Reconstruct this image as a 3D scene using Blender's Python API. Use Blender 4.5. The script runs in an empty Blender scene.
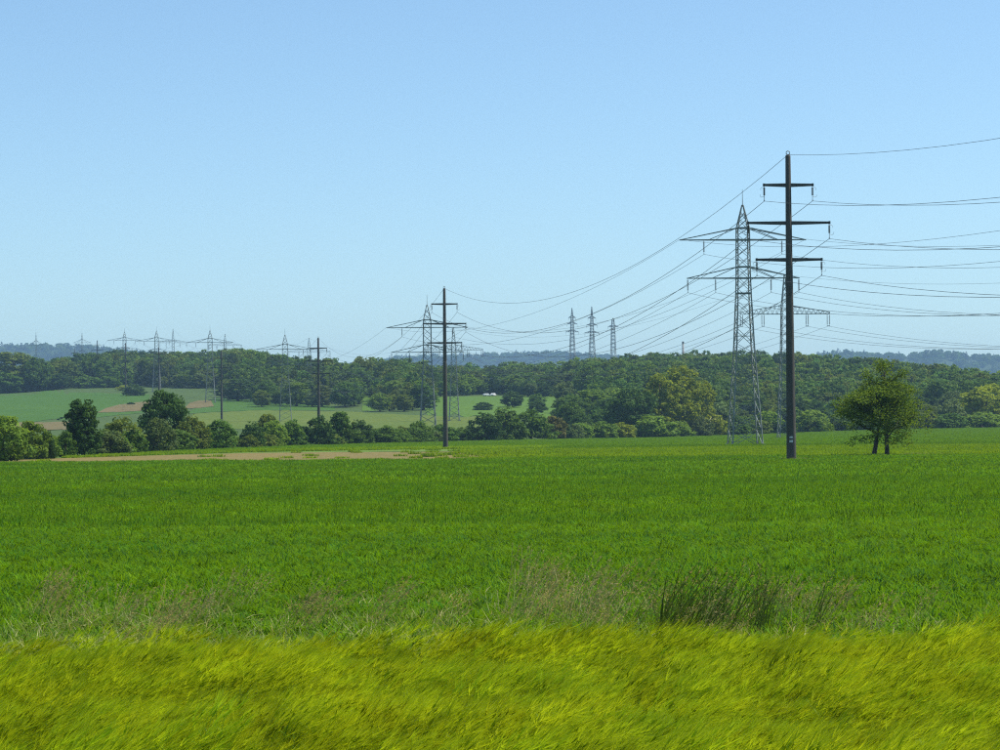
import bpy, math, random
import numpy as np
from mathutils import Vector, Matrix

# ------------------------------------------------------------------ camera, sky, sun, exposure
SC = bpy.context.scene
C = SC.collection
F, CAMH = 2400.0, 3.4                     # focal length in photo pixels (1000 wide), camera height in metres
PITCH, ROLL = math.atan(54 / F), math.radians(0.5)
SUN_EL, SUN_AZ = math.radians(59), math.radians(74)      # azimuth clockwise from +Y (the view direction)

cd = bpy.data.cameras.new('camera')
cam = bpy.data.objects.new('camera', cd); C.objects.link(cam)
cd.sensor_fit = 'HORIZONTAL'; cd.angle = 2 * math.atan(500 / F)
cd.clip_start = 0.5; cd.clip_end = 60000
cam.matrix_world = (Matrix.Translation((0, 0, CAMH)) @ Matrix.Rotation(math.pi / 2 + PITCH, 4, 'X')
                    @ Matrix.Rotation(-ROLL, 4, 'Z'))
SC.camera = cam

w = bpy.data.worlds.new('World'); SC.world = w; w.use_nodes = True
wn = w.node_tree.nodes; wl = w.node_tree.links
sky = wn.new('ShaderNodeTexSky'); sky.sky_type = 'NISHITA'; sky.sun_disc = False
sky.sun_elevation = SUN_EL; sky.sun_rotation = SUN_AZ
sky.altitude = 0; sky.air_density = 0.85; sky.dust_density = 0.6; sky.ozone_density = 2.9
bg = wn['Background']; bg.inputs['Strength'].default_value = 0.114
wb = wn.new('ShaderNodeMix'); wb.data_type = 'RGBA'; wb.blend_type = 'MULTIPLY'; wb.inputs[0].default_value = 1.0
wb.inputs[7].default_value = (0.92, 1.05, 1.05, 1)          # white balance of the photograph
wl.new(sky.outputs[0], wb.inputs[6]); wl.new(wb.outputs[2], bg.inputs['Color'])

sd = bpy.data.lights.new('sun', 'SUN'); sd.energy = 5.0; sd.angle = math.radians(0.53); sd.color = (1.0, 0.955, 0.88)
sun = bpy.data.objects.new('sun', sd); C.objects.link(sun)
SV = Vector((math.sin(SUN_AZ) * math.cos(SUN_EL), math.cos(SUN_AZ) * math.cos(SUN_EL), math.sin(SUN_EL)))
sun.rotation_euler = SV.to_track_quat('Z', 'Y').to_euler(); sun.location = SV * 400

vs = SC.view_settings
vs.view_transform = 'Standard'; vs.look = 'None'; vs.exposure = 0.45; vs.gamma = 1.0; vs.use_curve_mapping = False
SC.render.engine = 'CYCLES'
cy = SC.cycles
cy.max_bounces = 8; cy.diffuse_bounces = 3; cy.glossy_bounces = 2; cy.transmission_bounces = 4
cy.volume_bounces = 0; cy.transparent_max_bounces = 8; cy.use_denoising = False; cy.filter_width = 1.2
HAZE_DENSITY = 0.00008

# ------------------------------------------------------------------ helpers: photo pixel <-> world
def ray(px, py):
    a2, b2 = px - 500.0, 375.0 - py
    a = a2 * math.cos(ROLL) + b2 * math.sin(ROLL); b = -a2 * math.sin(ROLL) + b2 * math.cos(ROLL)
    d = np.array([a, F * math.cos(PITCH) - b * math.sin(PITCH), F * math.sin(PITCH) + b * math.cos(PITCH)])
    return d / d[1]
def at(px, py, y): return ray(px, py) * y + np.array([0, 0, CAMH])
def px_of_u(u): return 500 + u * F

PD = [0, 650, 760, 865, 1090, 1305, 1515, 1725, 1980, 2325, 2700]
PZ = [0, 0, 0.8, 4.2, 13, 23, 33, 41, 48, 58, 68]
ZX = [-400, 0, 60, 120, 170, 220, 260, 300, 420, 560, 610, 650, 690, 740, 800, 900, 1000, 1400]
ZZ = [31, 27, 31, 48, 39, 46, 36, 27, 24, 24, 24, 31, 35, 34, 26, 16, 11, 10]
def sst(a, b, t):
    t = np.clip((t - a) / (b - a), 0, 1); return t * t * (3 - 2 * t)
def gz(x, y):
    x = np.asarray(x, float); y = np.asarray(y, float)
    d = np.hypot(x, y); u = np.where(y > 1, x / np.maximum(y, 1), np.sign(x) * 0.4)
    px = px_of_u(u)
    P = np.interp(d - 140 * sst(-0.01, 0.1, u) * (y > 1), PD, PZ)
    zm = (np.interp(px - 25, ZX, ZZ) + np.interp(px, ZX, ZZ) + np.interp(px + 25, ZX, ZZ)) / 3
    z = P * zm / np.maximum((P ** 10 + zm ** 10) ** (1 / 10), 1e-6)
    z = z * (1 - 0.75 * sst(2500, 4000, d))
    z = z + 1.5 * sst(0.05, 0.2, u) * sst(320, 800, d) * (y > 1)
    return z
def gzf(x, y): return float(gz(x, y))
def ground(px, py, d0=40.0, d1=2600.0):
    r = ray(px, py); y = d0
    while y < d1:
        if CAMH + r[2] * y <= gzf(r[0] * y, y): break
        y *= 1.006
    p = r * y
    return np.array([p[0], y, gzf(p[0], y)])

# ------------------------------------------------------------------ helpers: objects and meshes
def prop(o, label=None, cat=None, group=None, kind=None):
    if label: o['label'] = label
    if cat: o['category'] = cat
    if group: o['group'] = group
    if kind: o['kind'] = kind
    return o
def link(name, data, parent=None, loc=None):
    o = bpy.data.objects.new(name, data); C.objects.link(o)
    if parent is not None: o.parent = parent
    if loc is not None: o.location = loc
    return o
def empty(name, loc=(0, 0, 0), rz=0):
    o = link(name, None, None, loc); o.rotation_euler = (0, 0, rz); o.empty_display_size = 0.5; return o
def copy_tree(o, parent=None):
    c = o.copy(); C.objects.link(c); c.parent = parent
    for ch in list(o.children): copy_tree(ch, c)
    return c
def mesh_np(name, V, Fq, mats, mi=None, tone=None, smooth=False):
    """V (n,3), Fq (m,k) faces all of k corners, tone per vertex"""
    V = np.asarray(V, np.float32); Fq = np.asarray(Fq, np.int32); k = Fq.shape[1]
    me = bpy.data.meshes.new(name)
    me.vertices.add(len(V)); me.vertices.foreach_set('co', V.ravel())
    me.loops.add(Fq.size); me.loops.foreach_set('vertex_index', Fq.ravel())
    me.polygons.add(len(Fq))
    me.polygons.foreach_set('loop_start', np.arange(len(Fq), dtype=np.int32) * k)
    if mi is not None: me.polygons.foreach_set('material_index', np.asarray(mi, np.int32))
    if smooth: me.polygons.foreach_set('use_smooth', np.ones(len(Fq), bool))
    for m in (mats if isinstance(mats, (list, tuple)) else [mats]): me.materials.append(m)
    if tone is not None:
        a = me.attributes.new('tone', 'FLOAT', 'POINT'); a.data.foreach_set('value', np.asarray(tone, np.float32))
    me.update(calc_edges=True); me.validate()
    return me

class MB:
    """collects boxes, beams, tubes and lathes; build() links them as one mesh"""
    def __init__(s): s.v = []; s.f = []
    def add(s, vs_, fs):
        n = len(s.v); s.v += [tuple(float(c) for c in v) for v in vs_]; s.f += [tuple(i + n for i in f) for f in fs]
    def box(s, x0, x1, y0, y1, z0, z1):
        s.add([(x, y, z) for z in (z0, z1) for y in (y0, y1) for x in (x0, x1)],
              [(0, 2, 3, 1), (4, 5, 7, 6), (0, 1, 5, 4), (2, 6, 7, 3), (0, 4, 6, 2), (1, 3, 7, 5)])
    def beam(s, p, q, w0, w1=None, h0=None, h1=None):
        w1 = w0 if w1 is None else w1; h0 = w0 if h0 is None else h0; h1 = w1 if h1 is None else h1
        p = Vector(p); q = Vector(q); d = (q - p).normalized()
        a = d.cross(Vector((0, 0, 1)))
        if a.length < 1e-3: a = Vector((1, 0, 0))
        a.normalize(); b = a.cross(d)
        vs_ = []
        for c, ww, hh in ((p, w0, h0), (q, w1, h1)):
            for sx, sy in ((-1, -1), (1, -1), (1, 1), (-1, 1)): vs_.append(c + a * (sx * ww / 2) + b * (sy * hh / 2))
        s.add(vs_, [(3, 2, 1, 0), (4, 5, 6, 7), (0, 1, 5, 4), (1, 2, 6, 5), (2, 3, 7, 6), (3, 0, 4, 7)])
    def tube(s, pts, rs, n=8, cap=True):
        pts = [Vector(p) for p in pts]
        if not hasattr(rs, '__len__'): rs = [rs] * len(pts)
        base = len(s.v); vs_ = []
        for i, p in enumerate(pts):
            d = (pts[min(i + 1, len(pts) - 1)] - pts[max(i - 1, 0)]).normalized()
            a = d.cross(Vector((0, 0, 1)))
            if a.length < 0.05: a = d.cross(Vector((0, 1, 0)))
            a.normalize(); b = d.cross(a)
            for k in range(n):
                t = 2 * math.pi * k / n; vs_.append(p + a * (rs[i] * math.cos(t)) + b * (rs[i] * math.sin(t)))
        fs = []
        for i in range(len(pts) - 1):
            for k in range(n):
                k2 = (k + 1) % n; fs.append((i * n + k, i * n + k2, (i + 1) * n + k2, (i + 1) * n + k))
        if cap: fs += [tuple(range(n))[::-1], tuple((len(pts) - 1) * n + k for k in range(n))]
        s.add(vs_, fs)
    def lathe(s, prof, n=12, o=(0, 0, 0)):
        s.tube([(o[0], o[1], o[2] + z) for z, r in prof], [r for z, r in prof], n)
    def mesh(s, name, mat, smooth=False):
        me = bpy.data.meshes.new(name); me.from_pydata(s.v, [], s.f); me.materials.append(mat)
        if smooth: me.polygons.foreach_set('use_smooth', np.ones(len(s.f), bool))
        me.update(); return me
    def build(s, name, mat, parent=None, smooth=False, loc=None):
        return link(name, s.mesh(name, mat, smooth), parent, loc)

# ------------------------------------------------------------------ materials
def nodes(name):
    m = bpy.data.materials.new(name); m.use_nodes = True
    n = m.node_tree.nodes; l = m.node_tree.links
    return m, n, l, n['Principled BSDF'], n['Material Output']
def rgba(c): return (c[0], c[1], c[2], 1.0)
def mixc(n, l, fac, a, b):
    x = n.new('ShaderNodeMix'); x.data_type = 'RGBA'
    for sock, val in ((x.inputs[0], fac), (x.inputs[6], a), (x.inputs[7], b)):
        if isinstance(val, bpy.types.NodeSocket): l.new(val, sock)
        else: sock.default_value = rgba(val) if isinstance(val, tuple) else val
    return x.outputs[2]
def noise(n, l, scale, detail=3, rough=0.5, stretch=(1, 1, 1), lo=0.35, hi=0.65):
    g = n.new('ShaderNodeNewGeometry'); mp = n.new('ShaderNodeMapping'); mp.inputs['Scale'].default_value = stretch
    t = n.new('ShaderNodeTexNoise'); t.inputs['Scale'].default_value = scale
    t.inputs['Detail'].default_value = detail; t.inputs['Roughness'].default_value = rough
    r = n.new('ShaderNodeMapRange'); r.inputs[1].default_value = lo; r.inputs[2].default_value = hi
    l.new(g.outputs['Position'], mp.inputs['Vector']); l.new(mp.outputs[0], t.inputs['Vector']); l.new(t.outputs['Fac'], r.inputs[0])
    return r.outputs[0]
def leaf_mat(name, c1, c2, trans=0.35, rough=0.6, spec=0.07, patch=None, tint=0.2, tcol=None):
    """c1..c2 along the leaf's own tone; object random varies each instance; patch=(colour, scale, stretch, amount)"""
    m, n, l, b, out = nodes(name)
    at_ = n.new('ShaderNodeAttribute'); at_.attribute_name = 'tone'
    col = mixc(n, l, at_.outputs['Fac'], c1, c2)
    if patch:
        nz = noise(n, l, patch[1], 3, 0.55, patch[2])
        mu = n.new('ShaderNodeMath'); mu.operation = 'MULTIPLY'; mu.inputs[1].default_value = patch[3]; l.new(nz, mu.inputs[0])
        col = mixc(n, l, mu.outputs[0], col, patch[0])
    oi = n.new('ShaderNodeObjectInfo')
    hs = n.new('ShaderNodeHueSaturation')
    r1 = n.new('ShaderNodeMapRange'); r1.inputs[3].default_value = 1 - tint; r1.inputs[4].default_value = 1 + tint
    l.new(oi.outputs['Random'], r1.inputs[0]); l.new(r1.outputs[0], hs.inputs['Value'])
    ml = n.new('ShaderNodeMath'); ml.operation = 'MULTIPLY'; ml.inputs[1].default_value = 7.31
    fr = n.new('ShaderNodeMath'); fr.operation = 'FRACT'
    r2 = n.new('ShaderNodeMapRange'); r2.inputs[3].default_value = 0.5 - 0.035 * tint; r2.inputs[4].default_value = 0.5 + 0.035 * tint
    l.new(oi.outputs['Random'], ml.inputs[0]); l.new(ml.outputs[0], fr.inputs[0]); l.new(fr.outputs[0], r2.inputs[0])
    l.new(r2.outputs[0], hs.inputs['Hue']); l.new(col, hs.inputs['Color'])
    b.inputs['Roughness'].default_value = rough; b.inputs['Specular IOR Level'].default_value = spec
    l.new(hs.outputs[0], b.inputs['Base Color'])
    tr = n.new('ShaderNodeBsdfTranslucent')
    tc = mixc(n, l, 0.5, hs.outputs[0], tcol if tcol else (c2[0] * 1.5, c2[1] * 1.35, c2[2] * 0.6))
    l.new(tc, tr.inputs['Color'])
    mx = n.new('ShaderNodeMixShader'); mx.inputs[0].default_value = trans
    l.new(b.outputs[0], mx.inputs[1]); l.new(tr.outputs[0], mx.inputs[2]); l.new(mx.outputs[0], out.inputs['Surface'])
    return m
def solid_mat(name, c1, c2=None, rough=0.7, metal=0.0, scale=3.0, stretch=(1, 1, 1), bump=0.0, spec=0.4, lo=0.35, hi=0.65):
    m, n, l, b, out = nodes(name)
    nz = noise(n, l, scale, 5, 0.6, stretch, lo, hi)
    l.new(mixc(n, l, nz, c1, c2 if c2 else tuple(c * 0.75 for c in c1)), b.inputs['Base Color'])
    b.inputs['Roughness'].default_value = rough; b.inputs['Metallic'].default_value = metal
    b.inputs['Specular IOR Level'].default_value = spec
    if bump:
        bp = n.new('ShaderNodeBump'); bp.inputs['Strength'].default_value = bump; bp.inputs['Distance'].default_value = 0.1
        l.new(nz, bp.inputs['Height']); l.new(bp.outputs[0], b.inputs['Normal'])
    return m
def field_mat(name, c1, c2, c3, big=0.02, fine=1.2, stretch=(0.35, 1, 1)):
    m, n, l, b, out = nodes(name)
    a = noise(n, l, big, 4, 0.6, stretch); f = noise(n, l, fine, 4, 0.7, (1, 0.4, 1), 0.3, 0.7)
    l.new(mixc(n, l, f, mixc(n, l, a, c1, c2), c3), b.inputs['Base Color'])
    b.inputs['Roughness'].default_value = 0.85; b.inputs['Specular IOR Level'].default_value = 0.15
    bp = n.new('ShaderNodeBump'); bp.inputs['Strength'].default_value = 0.6; bp.inputs['Distance'].default_value = 0.3
    l.new(f, bp.inputs['Height']); l.new(bp.outputs[0], b.inputs['Normal'])
    return m

M = {}
M['ground'] = field_mat('ground_grass', (0.055, 0.095, 0.016), (0.075, 0.12, 0.02), (0.04, 0.07, 0.014))
M['soil'] = field_mat('bare_soil', (0.135, 0.102, 0.024), (0.085, 0.084, 0.017), (0.21, 0.16, 0.05), 0.10, 0.9)
M['hillsoil'] = field_mat('hill_soil', (0.12, 0.09, 0.032), (0.09, 0.088, 0.024), (0.15, 0.115, 0.045), 0.04, 0.5)
M['crop_dark'] = field_mat('dark_crop', (0.043, 0.105, 0.003), (0.055, 0.12, 0.004), (0.034, 0.086, 0.003), 0.012, 0.25)
M['crop_mid'] = field_mat('mid_crop', (0.06, 0.13, 0.016), (0.08, 0.15, 0.018), (0.045, 0.10, 0.014), 0.012, 0.5)
M['pasture'] = field_mat('pasture', (0.088, 0.128, 0.008), (0.112, 0.138, 0.011), (0.068, 0.105, 0.007), 0.01, 0.3)
M['meadow'] = field_mat('meadow', (0.068, 0.138, 0.005), (0.084, 0.155, 0.006), (0.054, 0.11, 0.005), 0.012, 0.4)
M['pale'] = field_mat('pale_verge', (0.11, 0.18, 0.018), (0.14, 0.19, 0.025), (0.08, 0.14, 0.016), 0.03, 0.8)
M['hillgreen'] = field_mat('hill_forest_floor', (0.03, 0.055, 0.016), (0.04, 0.07, 0.02), (0.025, 0.045, 0.014), 0.01, 0.1)
M['pole'] = solid_mat('pole_concrete', (0.085, 0.075, 0.06), (0.055, 0.05, 0.042), 0.75, 0, 1.2, (3, 3, 0.4), 0.15)
M['arm'] = solid_mat('arm_paint', (0.06, 0.06, 0.055), (0.045, 0.045, 0.042), 0.6, 0, 2)
M['insul'] = solid_mat('insulator_glaze', (0.075, 0.055, 0.045), (0.06, 0.05, 0.045), 0.25, 0, 5)
M['steel'] = solid_mat('galvanised_steel', (0.21, 0.235, 0.22), (0.14, 0.16, 0.15), 0.6, 0.0, 0.8)
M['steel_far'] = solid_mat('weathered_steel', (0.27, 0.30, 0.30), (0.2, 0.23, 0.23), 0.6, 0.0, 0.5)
M['wire'] = solid_mat('aluminium_wire', (0.11, 0.115, 0.12), (0.09, 0.095, 0.10), 0.6, 0.2, 0.3)
M['plate'] = solid_mat('enamel_plate', (0.62, 0.63, 0.62), (0.5, 0.52, 0.52), 0.4, 0, 4)
M['conc'] = solid_mat('footing_concrete', (0.33, 0.32, 0.29), (0.24, 0.23, 0.21), 0.9, 0, 2)
M['bark'] = solid_mat('bark', (0.075, 0.058, 0.042), (0.04, 0.032, 0.025), 0.9, 0, 3, (2, 2, 0.5), 0.4)
M['carwhite'] = solid_mat('white_car_paint', (0.78, 0.78, 0.77), (0.72, 0.72, 0.71), 0.3, 0, 1)
M['glass'] = solid_mat('car_glass', (0.02, 0.025, 0.03), (0.03, 0.03, 0.035), 0.1, 0, 1)
M['tyre'] = solid_mat('tyre', (0.02, 0.02, 0.02), (0.03, 0.03, 0.03), 0.85, 0, 5)

L = {
 'dark': leaf_mat('leaf_dark', (0.030, 0.070, 0.012), (0.075, 0.14, 0.022), 0.32),
 'mid': leaf_mat('leaf_mid', (0.052, 0.112, 0.013), (0.12, 0.21, 0.026), 0.36),
 'light': leaf_mat('leaf_light', (0.085, 0.155, 0.014), (0.175, 0.275, 0.028), 0.40),
 'yellow': leaf_mat('leaf_yellow', (0.13, 0.18, 0.011), (0.28, 0.335, 0.022), 0.44),
 'grey': leaf_mat('leaf_grey', (0.075, 0.12, 0.034), (0.15, 0.21, 0.06), 0.34),
 'olive': leaf_mat('leaf_olive', (0.085, 0.13, 0.016), (0.165, 0.215, 0.028), 0.36),
 'russet': leaf_mat('leaf_russet', (0.085, 0.085, 0.02), (0.15, 0.14, 0.03), 0.34),
 'forest': leaf_mat('leaf_forest', (0.046, 0.10, 0.014), (0.125, 0.205, 0.03), 0.36, tint=0.6),
 'conifer': leaf_mat('leaf_conifer', (0.012, 0.032, 0.013), (0.026, 0.055, 0.02), 0.12, tint=0.3),
 'fruit': leaf_mat('leaf_fruit', (0.05, 0.098, 0.008), (0.165, 0.245, 0.018), 0.40),
 'blossom': leaf_mat('blossom', (0.55, 0.52, 0.30), (0.70, 0.68, 0.46), 0.3),
 'elder': leaf_mat('elder_top', (0.22, 0.27, 0.07), (0.34, 0.36, 0.12), 0.35),
}
L['wheat'] = leaf_mat('wheat_leaf', (0.020, 0.076, 0.003), (0.185, 0.345, 0.006), 0.44, 0.6, 0.05,
                      ((0.028, 0.115, 0.010), 0.06, (0.5, 1, 1), 0.72), 0.40, (0.23, 0.40, 0.004))
L['straw'] = leaf_mat('straw', (0.22, 0.24, 0.07), (0.42, 0.40, 0.16), 0.3, 0.5, 0.12)
L['panicle'] = leaf_mat('panicle', (0.20, 0.17, 0.06), (0.40, 0.34, 0.15), 0.4)
L['weed'] = leaf_mat('weed_leaf', (0.04, 0.095, 0.006), (0.19, 0.27, 0.03), 0.40, 0.42, 0.15)
L['rank'] = leaf_mat('rank_grass', (0.036, 0.07, 0.010), (0.08, 0.125, 0.022), 0.34)
L['barley_leaf'] = leaf_mat('barley_leaf', (0.075, 0.135, 0.004), (0.16, 0.24, 0.008), 0.45, 0.5, 0.08,
                            ((0.10, 0.20, 0.008), 0.35, (1, 1, 1), 0.7), 0.25)
L['barley_ear'] = leaf_mat('barley_ear', (0.18, 0.28, 0.004), (0.53, 0.57, 0.012), 0.52, 0.45, 0.06,
                           ((0.26, 0.38, 0.01), 0.45, (1, 1.5, 1), 0.8), 0.42, (0.60, 0.66, 0.010))
L['farcrop'] = leaf_mat('far_crop_leaf', (0.058, 0.135, 0.004), (0.125, 0.235, 0.006), 0.40, 0.6, 0.03,
                        ((0.09, 0.19, 0.006), 0.015, (0.2, 1, 1), 0.9), 0.2)
L['palecrop'] = leaf_mat('pale_crop_leaf', (0.115, 0.21, 0.004), (0.215, 0.32, 0.006), 0.40, 0.6, 0.03,
                         ((0.10, 0.20, 0.006), 0.02, (0.15, 1, 1), 0.7), 0.2)

# ------------------------------------------------------------------ ground and far hills
def axis(lo, hi, dense_lo, dense_hi, step, coarse=700.0):
    a = list(np.arange(dense_lo, dense_hi + 1, step)); g = step
    x = dense_hi
    while x < hi: g = min(g * 1.35, coarse); x += g; a.append(x)
    g = step; x = dense_lo
    while x > lo: g = min(g * 1.35, coarse); x -= g; a.insert(0, x)
    return np.array(a)
gx = axis(-14000, 14000, -640, 640, 16); gy = axis(-6000, 16000, -16, 2700, 16)
X, Y = np.meshgrid(gx, gy); Z = gz(X, Y)
nx, ny = len(gx), len(gy)
idx = np.arange(nx * ny).reshape(ny, nx)
quads = np.stack([idx[:-1, :-1], idx[:-1, 1:], idx[1:, 1:], idx[1:, :-1]], -1).reshape(-1, 4)
prop(link('ground', mesh_np('ground', np.stack([X, Y, Z], -1).reshape(-1, 3), quads, M['ground'], smooth=True)),
     'gently rising grassland reaching to the horizon', 'ground', kind='structure')

def sheet(name, near, far, mat, label, n=40, m=8, off=0.1, lift=None):
    """a field laid on the terrain between a near and a far edge given as photo pixels on the ground"""
    A = np.array([ground(*p)[:2] for p in near]); B = np.array([ground(*p)[:2] for p in far])
    s = np.linspace(0, 1, n + 1)
    a = np.stack([np.interp(s, np.linspace(0, 1, len(A)), A[:, k]) for k in (0, 1)], -1)
    b = np.stack([np.interp(s, np.linspace(0, 1, len(B)), B[:, k]) for k in (0, 1)], -1)
    t = np.linspace(0, 1, m + 1)[:, None, None]
    P = a[None] * (1 - t) + b[None] * t
    wob = 0.02 * np.linalg.norm(b - a, axis=1)
    rs = np.random.default_rng(len(name) * 7 + n)
    P[0, 1:-1, 1] += rs.normal(0, 1, n - 1) * wob[1:-1]; P[-1, 1:-1, 1] += rs.normal(0, 1, n - 1) * wob[1:-1]
    z = gz(P[..., 0], P[..., 1]) + off
    V = np.concatenate([P, z[..., None]], -1).reshape(-1, 3)
    ii = np.arange((m + 1) * (n + 1)).reshape(m + 1, n + 1)
    q = np.stack([ii[:-1, :-1], ii[:-1, 1:], ii[1:, 1:], ii[1:, :-1]], -1).reshape(-1, 4)
    return prop(link(name, mesh_np(name, V, q, mat, smooth=True)), label, 'field', kind='structure')

sheet('bare_soil_strip', [(-60, 467), (100, 464), (250, 464), (400, 463), (480, 459), (548, 450.5)],
      [(-60, 462.5), (100, 457.2), (250, 453.2), (400, 452), (480, 452), (548, 450.2)], M['soil'],
      'strip of bare tan soil beyond the wheat', off=0.02)
sheet('pale_verge', [(-60, 462.2), (100, 457), (250, 453), (400, 451.7), (480, 451.7), (556, 449.6)],
      [(-60, 458), (100, 453), (250, 448.5), (400, 446.5), (480, 446), (556, 446)], M['pale'],
      'pale grass verge behind the bare soil strip', off=0.02)
sheet('hill_crop_field', [(-60, 422), (30, 422), (70, 420.5), (145, 413)], [(-60, 391.5), (30, 392), (70, 393), (150, 395)],
      M['crop_dark'], 'dark green crop field on the hillside', 24, 24)
sheet('hill_soil_band', [(15, 430), (45, 431), (75, 430)], [(15, 423), (45, 423), (75, 422)], M['hillsoil'],
      'narrow band of brown soil below the hillside crop', 12, 4, 0.2)
sheet('hill_soil_patch', [(97, 413), (120, 412.5), (150, 411)], [(106, 408.5), (120, 405), (150, 401.5)], M['hillsoil'],
      'brown soil patch at the edge of the hillside crop', 12, 8, 0.2)
sheet('hill_soil_patch', [(184, 409), (200, 408.5), (214, 407)], [(190, 403.5), (200, 401), (211, 401.5)], M['hillsoil'],
      'brown soil patch beside the hillside pole', 12, 8, 0.2)
sheet('hill_pasture', [(170, 429), (260, 430), (350, 431), (450, 432), (520, 432)], [(196, 414), (260, 411), (350, 412), (450, 417.5), (520, 418)],
      M['pasture'], 'pale green pasture behind the hedge', 30, 14)
sheet('hill_crop_strip', [(186, 413.5), (260, 410.5), (335, 411)], [(215, 399), (260, 400), (335, 407)], M['crop_dark'],
      'dark green crop strip above the pasture', 20, 12)
sheet('bright_meadow', [(428, 416), (480, 416), (530, 417), (590, 418)], [(400, 393.5), (480, 392.5), (530, 393), (575, 396)],
      M['meadow'], 'bright green meadow in a clearing below the woods', 24, 18)
sheet('bright_meadow', [(362, 411), (376, 411)], [(362, 396), (376, 396)], M['meadow'],
      'small bright green gap between hillside trees', 6, 10)

# ------------------------------------------------------------------ tree and bush prototypes
def crown(seed, H, W, z0, n_clump, n_leaf, leaf, prof, lump=0.22, spread=0.16, mat=None, tallness=1.0, up=0.25, name='crown'):
    """leaf faces grouped in clumps spread through a crown volume; prof: radius along relative height"""
    r = np.random.default_rng(seed)
    t = r.uniform(0.02, 0.98, n_clump * 3)
    wgt = np.interp(t, np.linspace(0, 1, len(prof)), prof); keep = r.uniform(0, max(prof), len(t)) < wgt
    t = t[keep][:n_clump]; n_clump = len(t)
    ang = r.uniform(0, 2 * math.pi, n_clump)
    lobes = 1 + lump * np.sin(ang * 3 + t * 7 + seed) + lump * 0.7 * np.sin(ang * 5 - t * 11 + seed * 2.1)
    rad = np.interp(t, np.linspace(0, 1, len(prof)), prof) * W / 2 * lobes * np.sqrt(r.uniform(0.25, 1.0, n_clump))
    cc = np.stack([rad * np.cos(ang), rad * np.sin(ang), z0 + t * (H - z0)], -1)
    cs = spread * W * r.uniform(0.55, 1.25, n_clump)
    ct = r.uniform(0, 1, n_clump)
    k = np.repeat(np.arange(n_clump), n_leaf); N = len(k)
    g = r.normal(0, 1, (N, 3)); g /= np.linalg.norm(g, axis=1)[:, None]
    off = g * (cs[k] * r.uniform(0.35, 1.0, N) ** 0.5)[:, None] * np.array([1, 1, 0.72 * tallness])
    P = cc[k] + off
    P[:, 2] = np.maximum(P[:, 2], 0.08 * H * r.uniform(0, 1, N))
    nrm = g * 0.9 + r.normal(0, 0.5, (N, 3)) + np.array([0, 0, up]); nrm /= np.linalg.norm(nrm, axis=1)[:, None]
    a = np.cross(nrm, r.normal(0, 1, (N, 3))); a /= np.linalg.norm(a, axis=1)[:, None]; b = np.cross(nrm, a)
    s = leaf * r.uniform(0.6, 1.35, N)
    a *= s[:, None]; b *= (s * 0.62)[:, None]
    V = np.stack([P - a, P + b - a * 0.1, P + a, P - b - a * 0.1], 1).reshape(-1, 3)
    tone = np.clip(0.6 * ct[k] + 0.4 * r.uniform(0, 1, N) + r.normal(0, 0.08, N), 0, 1)
    return mesh_np(name, V, np.arange(4 * N).reshape(-1, 4), mat, tone=np.repeat(tone, 4)), cc

def limbs(seed, H, W, z0, rad, n=7, cc=None, lean=0.0, name='trunk', k=6):
    rr = random.Random(seed); mb = MB()
    pts = [Vector((lean * t * H + 0.03 * W * math.sin(seed + t * 5) * (t > 0), 0.03 * W * math.cos(seed * 2 + t * 4) * (t > 0), -0.25 + t * (H * 0.86 + 0.25)))
           for t in np.linspace(0, 1, 7)]
    rs = [rad * (1.25 if i == 0 else 1 - 0.8 * i / 6) for i in range(7)]
    mb.tube(pts, rs, 7)
    tips = list(cc) if cc is not None else []
    rr.shuffle(tips)
    for p in tips[:n]:
        p = Vector(p); t = max(0.08, min(0.75, (p.z - 0.35 * math.hypot(p.x, p.y)) / H * 0.9))
        i = t * 6 * 1.0; i0 = min(int(i), 5); s = pts[i0].lerp(pts[i0 + 1], i - i0)
        mid = s.lerp(p, 0.5) + Vector((rr.uniform(-.04, .04) * W, rr.uniform(-.04, .04) * W, -0.03 * W))
        r0 = rad * 0.42 * (1 - 0.6 * t)
        mb.tube([s, mid, p], [r0, r0 * 0.65, r0 * 0.25], 5)
    return mb.mesh(name, M['bark'], True)

DOME = [0.55, 0.86, 1.0, 0.98, 0.86, 0.62, 0.28]
BUSHP = [0.9, 1.0, 1.0, 0.93, 0.78, 0.55, 0.22]
COLP = [0.7, 0.95, 1.0, 0.97, 0.88, 0.7, 0.34]
TALLP = [0.5, 0.8, 0.95, 1.0, 0.95, 0.85, 0.68, 0.4]
CONEP = [0.9, 1.0, 0.82, 0.64, 0.47, 0.3, 0.08]
FORP = [0.35, 0.7, 0.92, 1.0, 0.92, 0.7, 0.34]
PROTO = {}
def proto(kind, var, H, W, z0, nc, nl, leaf, prof, **kw):
    sd_ = hash_(kind) + var * 13
    cm, cc = crown(sd_, H, W, z0, nc, nl, leaf, prof, mat=L['mid'], **kw)
    tm = limbs(sd_, H, W, z0, 0.022 * H + 0.012 * W, 8, cc)
    PROTO[(kind, var)] = (cm, tm, H, W)
def hash_(s): return sum((i + 3) * ord(c) for i, c in enumerate(s)) % 997
for v in range(4): proto('bush', v, 4.0, 5.0, 0.15, 95, 40, 0.19, BUSHP, spread=0.13, lump=0.14)
for v in range(3): proto('round', v, 10.0, 9.0, 1.3, 170, 44, 0.27, DOME, spread=0.11, lump=0.12)
for v in range(2): proto('column', v, 8.0, 4.8, 0.3, 210, 44, 0.2, COLP, spread=0.14, lump=0.1)
for v in range(3): proto('tall', v, 17.0, 9.0, 1.0, 170, 42, 0.32, TALLP, spread=0.115, lump=0.22)
for v in range(5): proto('forest', v, 20.0, 12.0, 2.5, 85, 26, 0.58, FORP, spread=0.125, lump=0.16)
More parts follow.
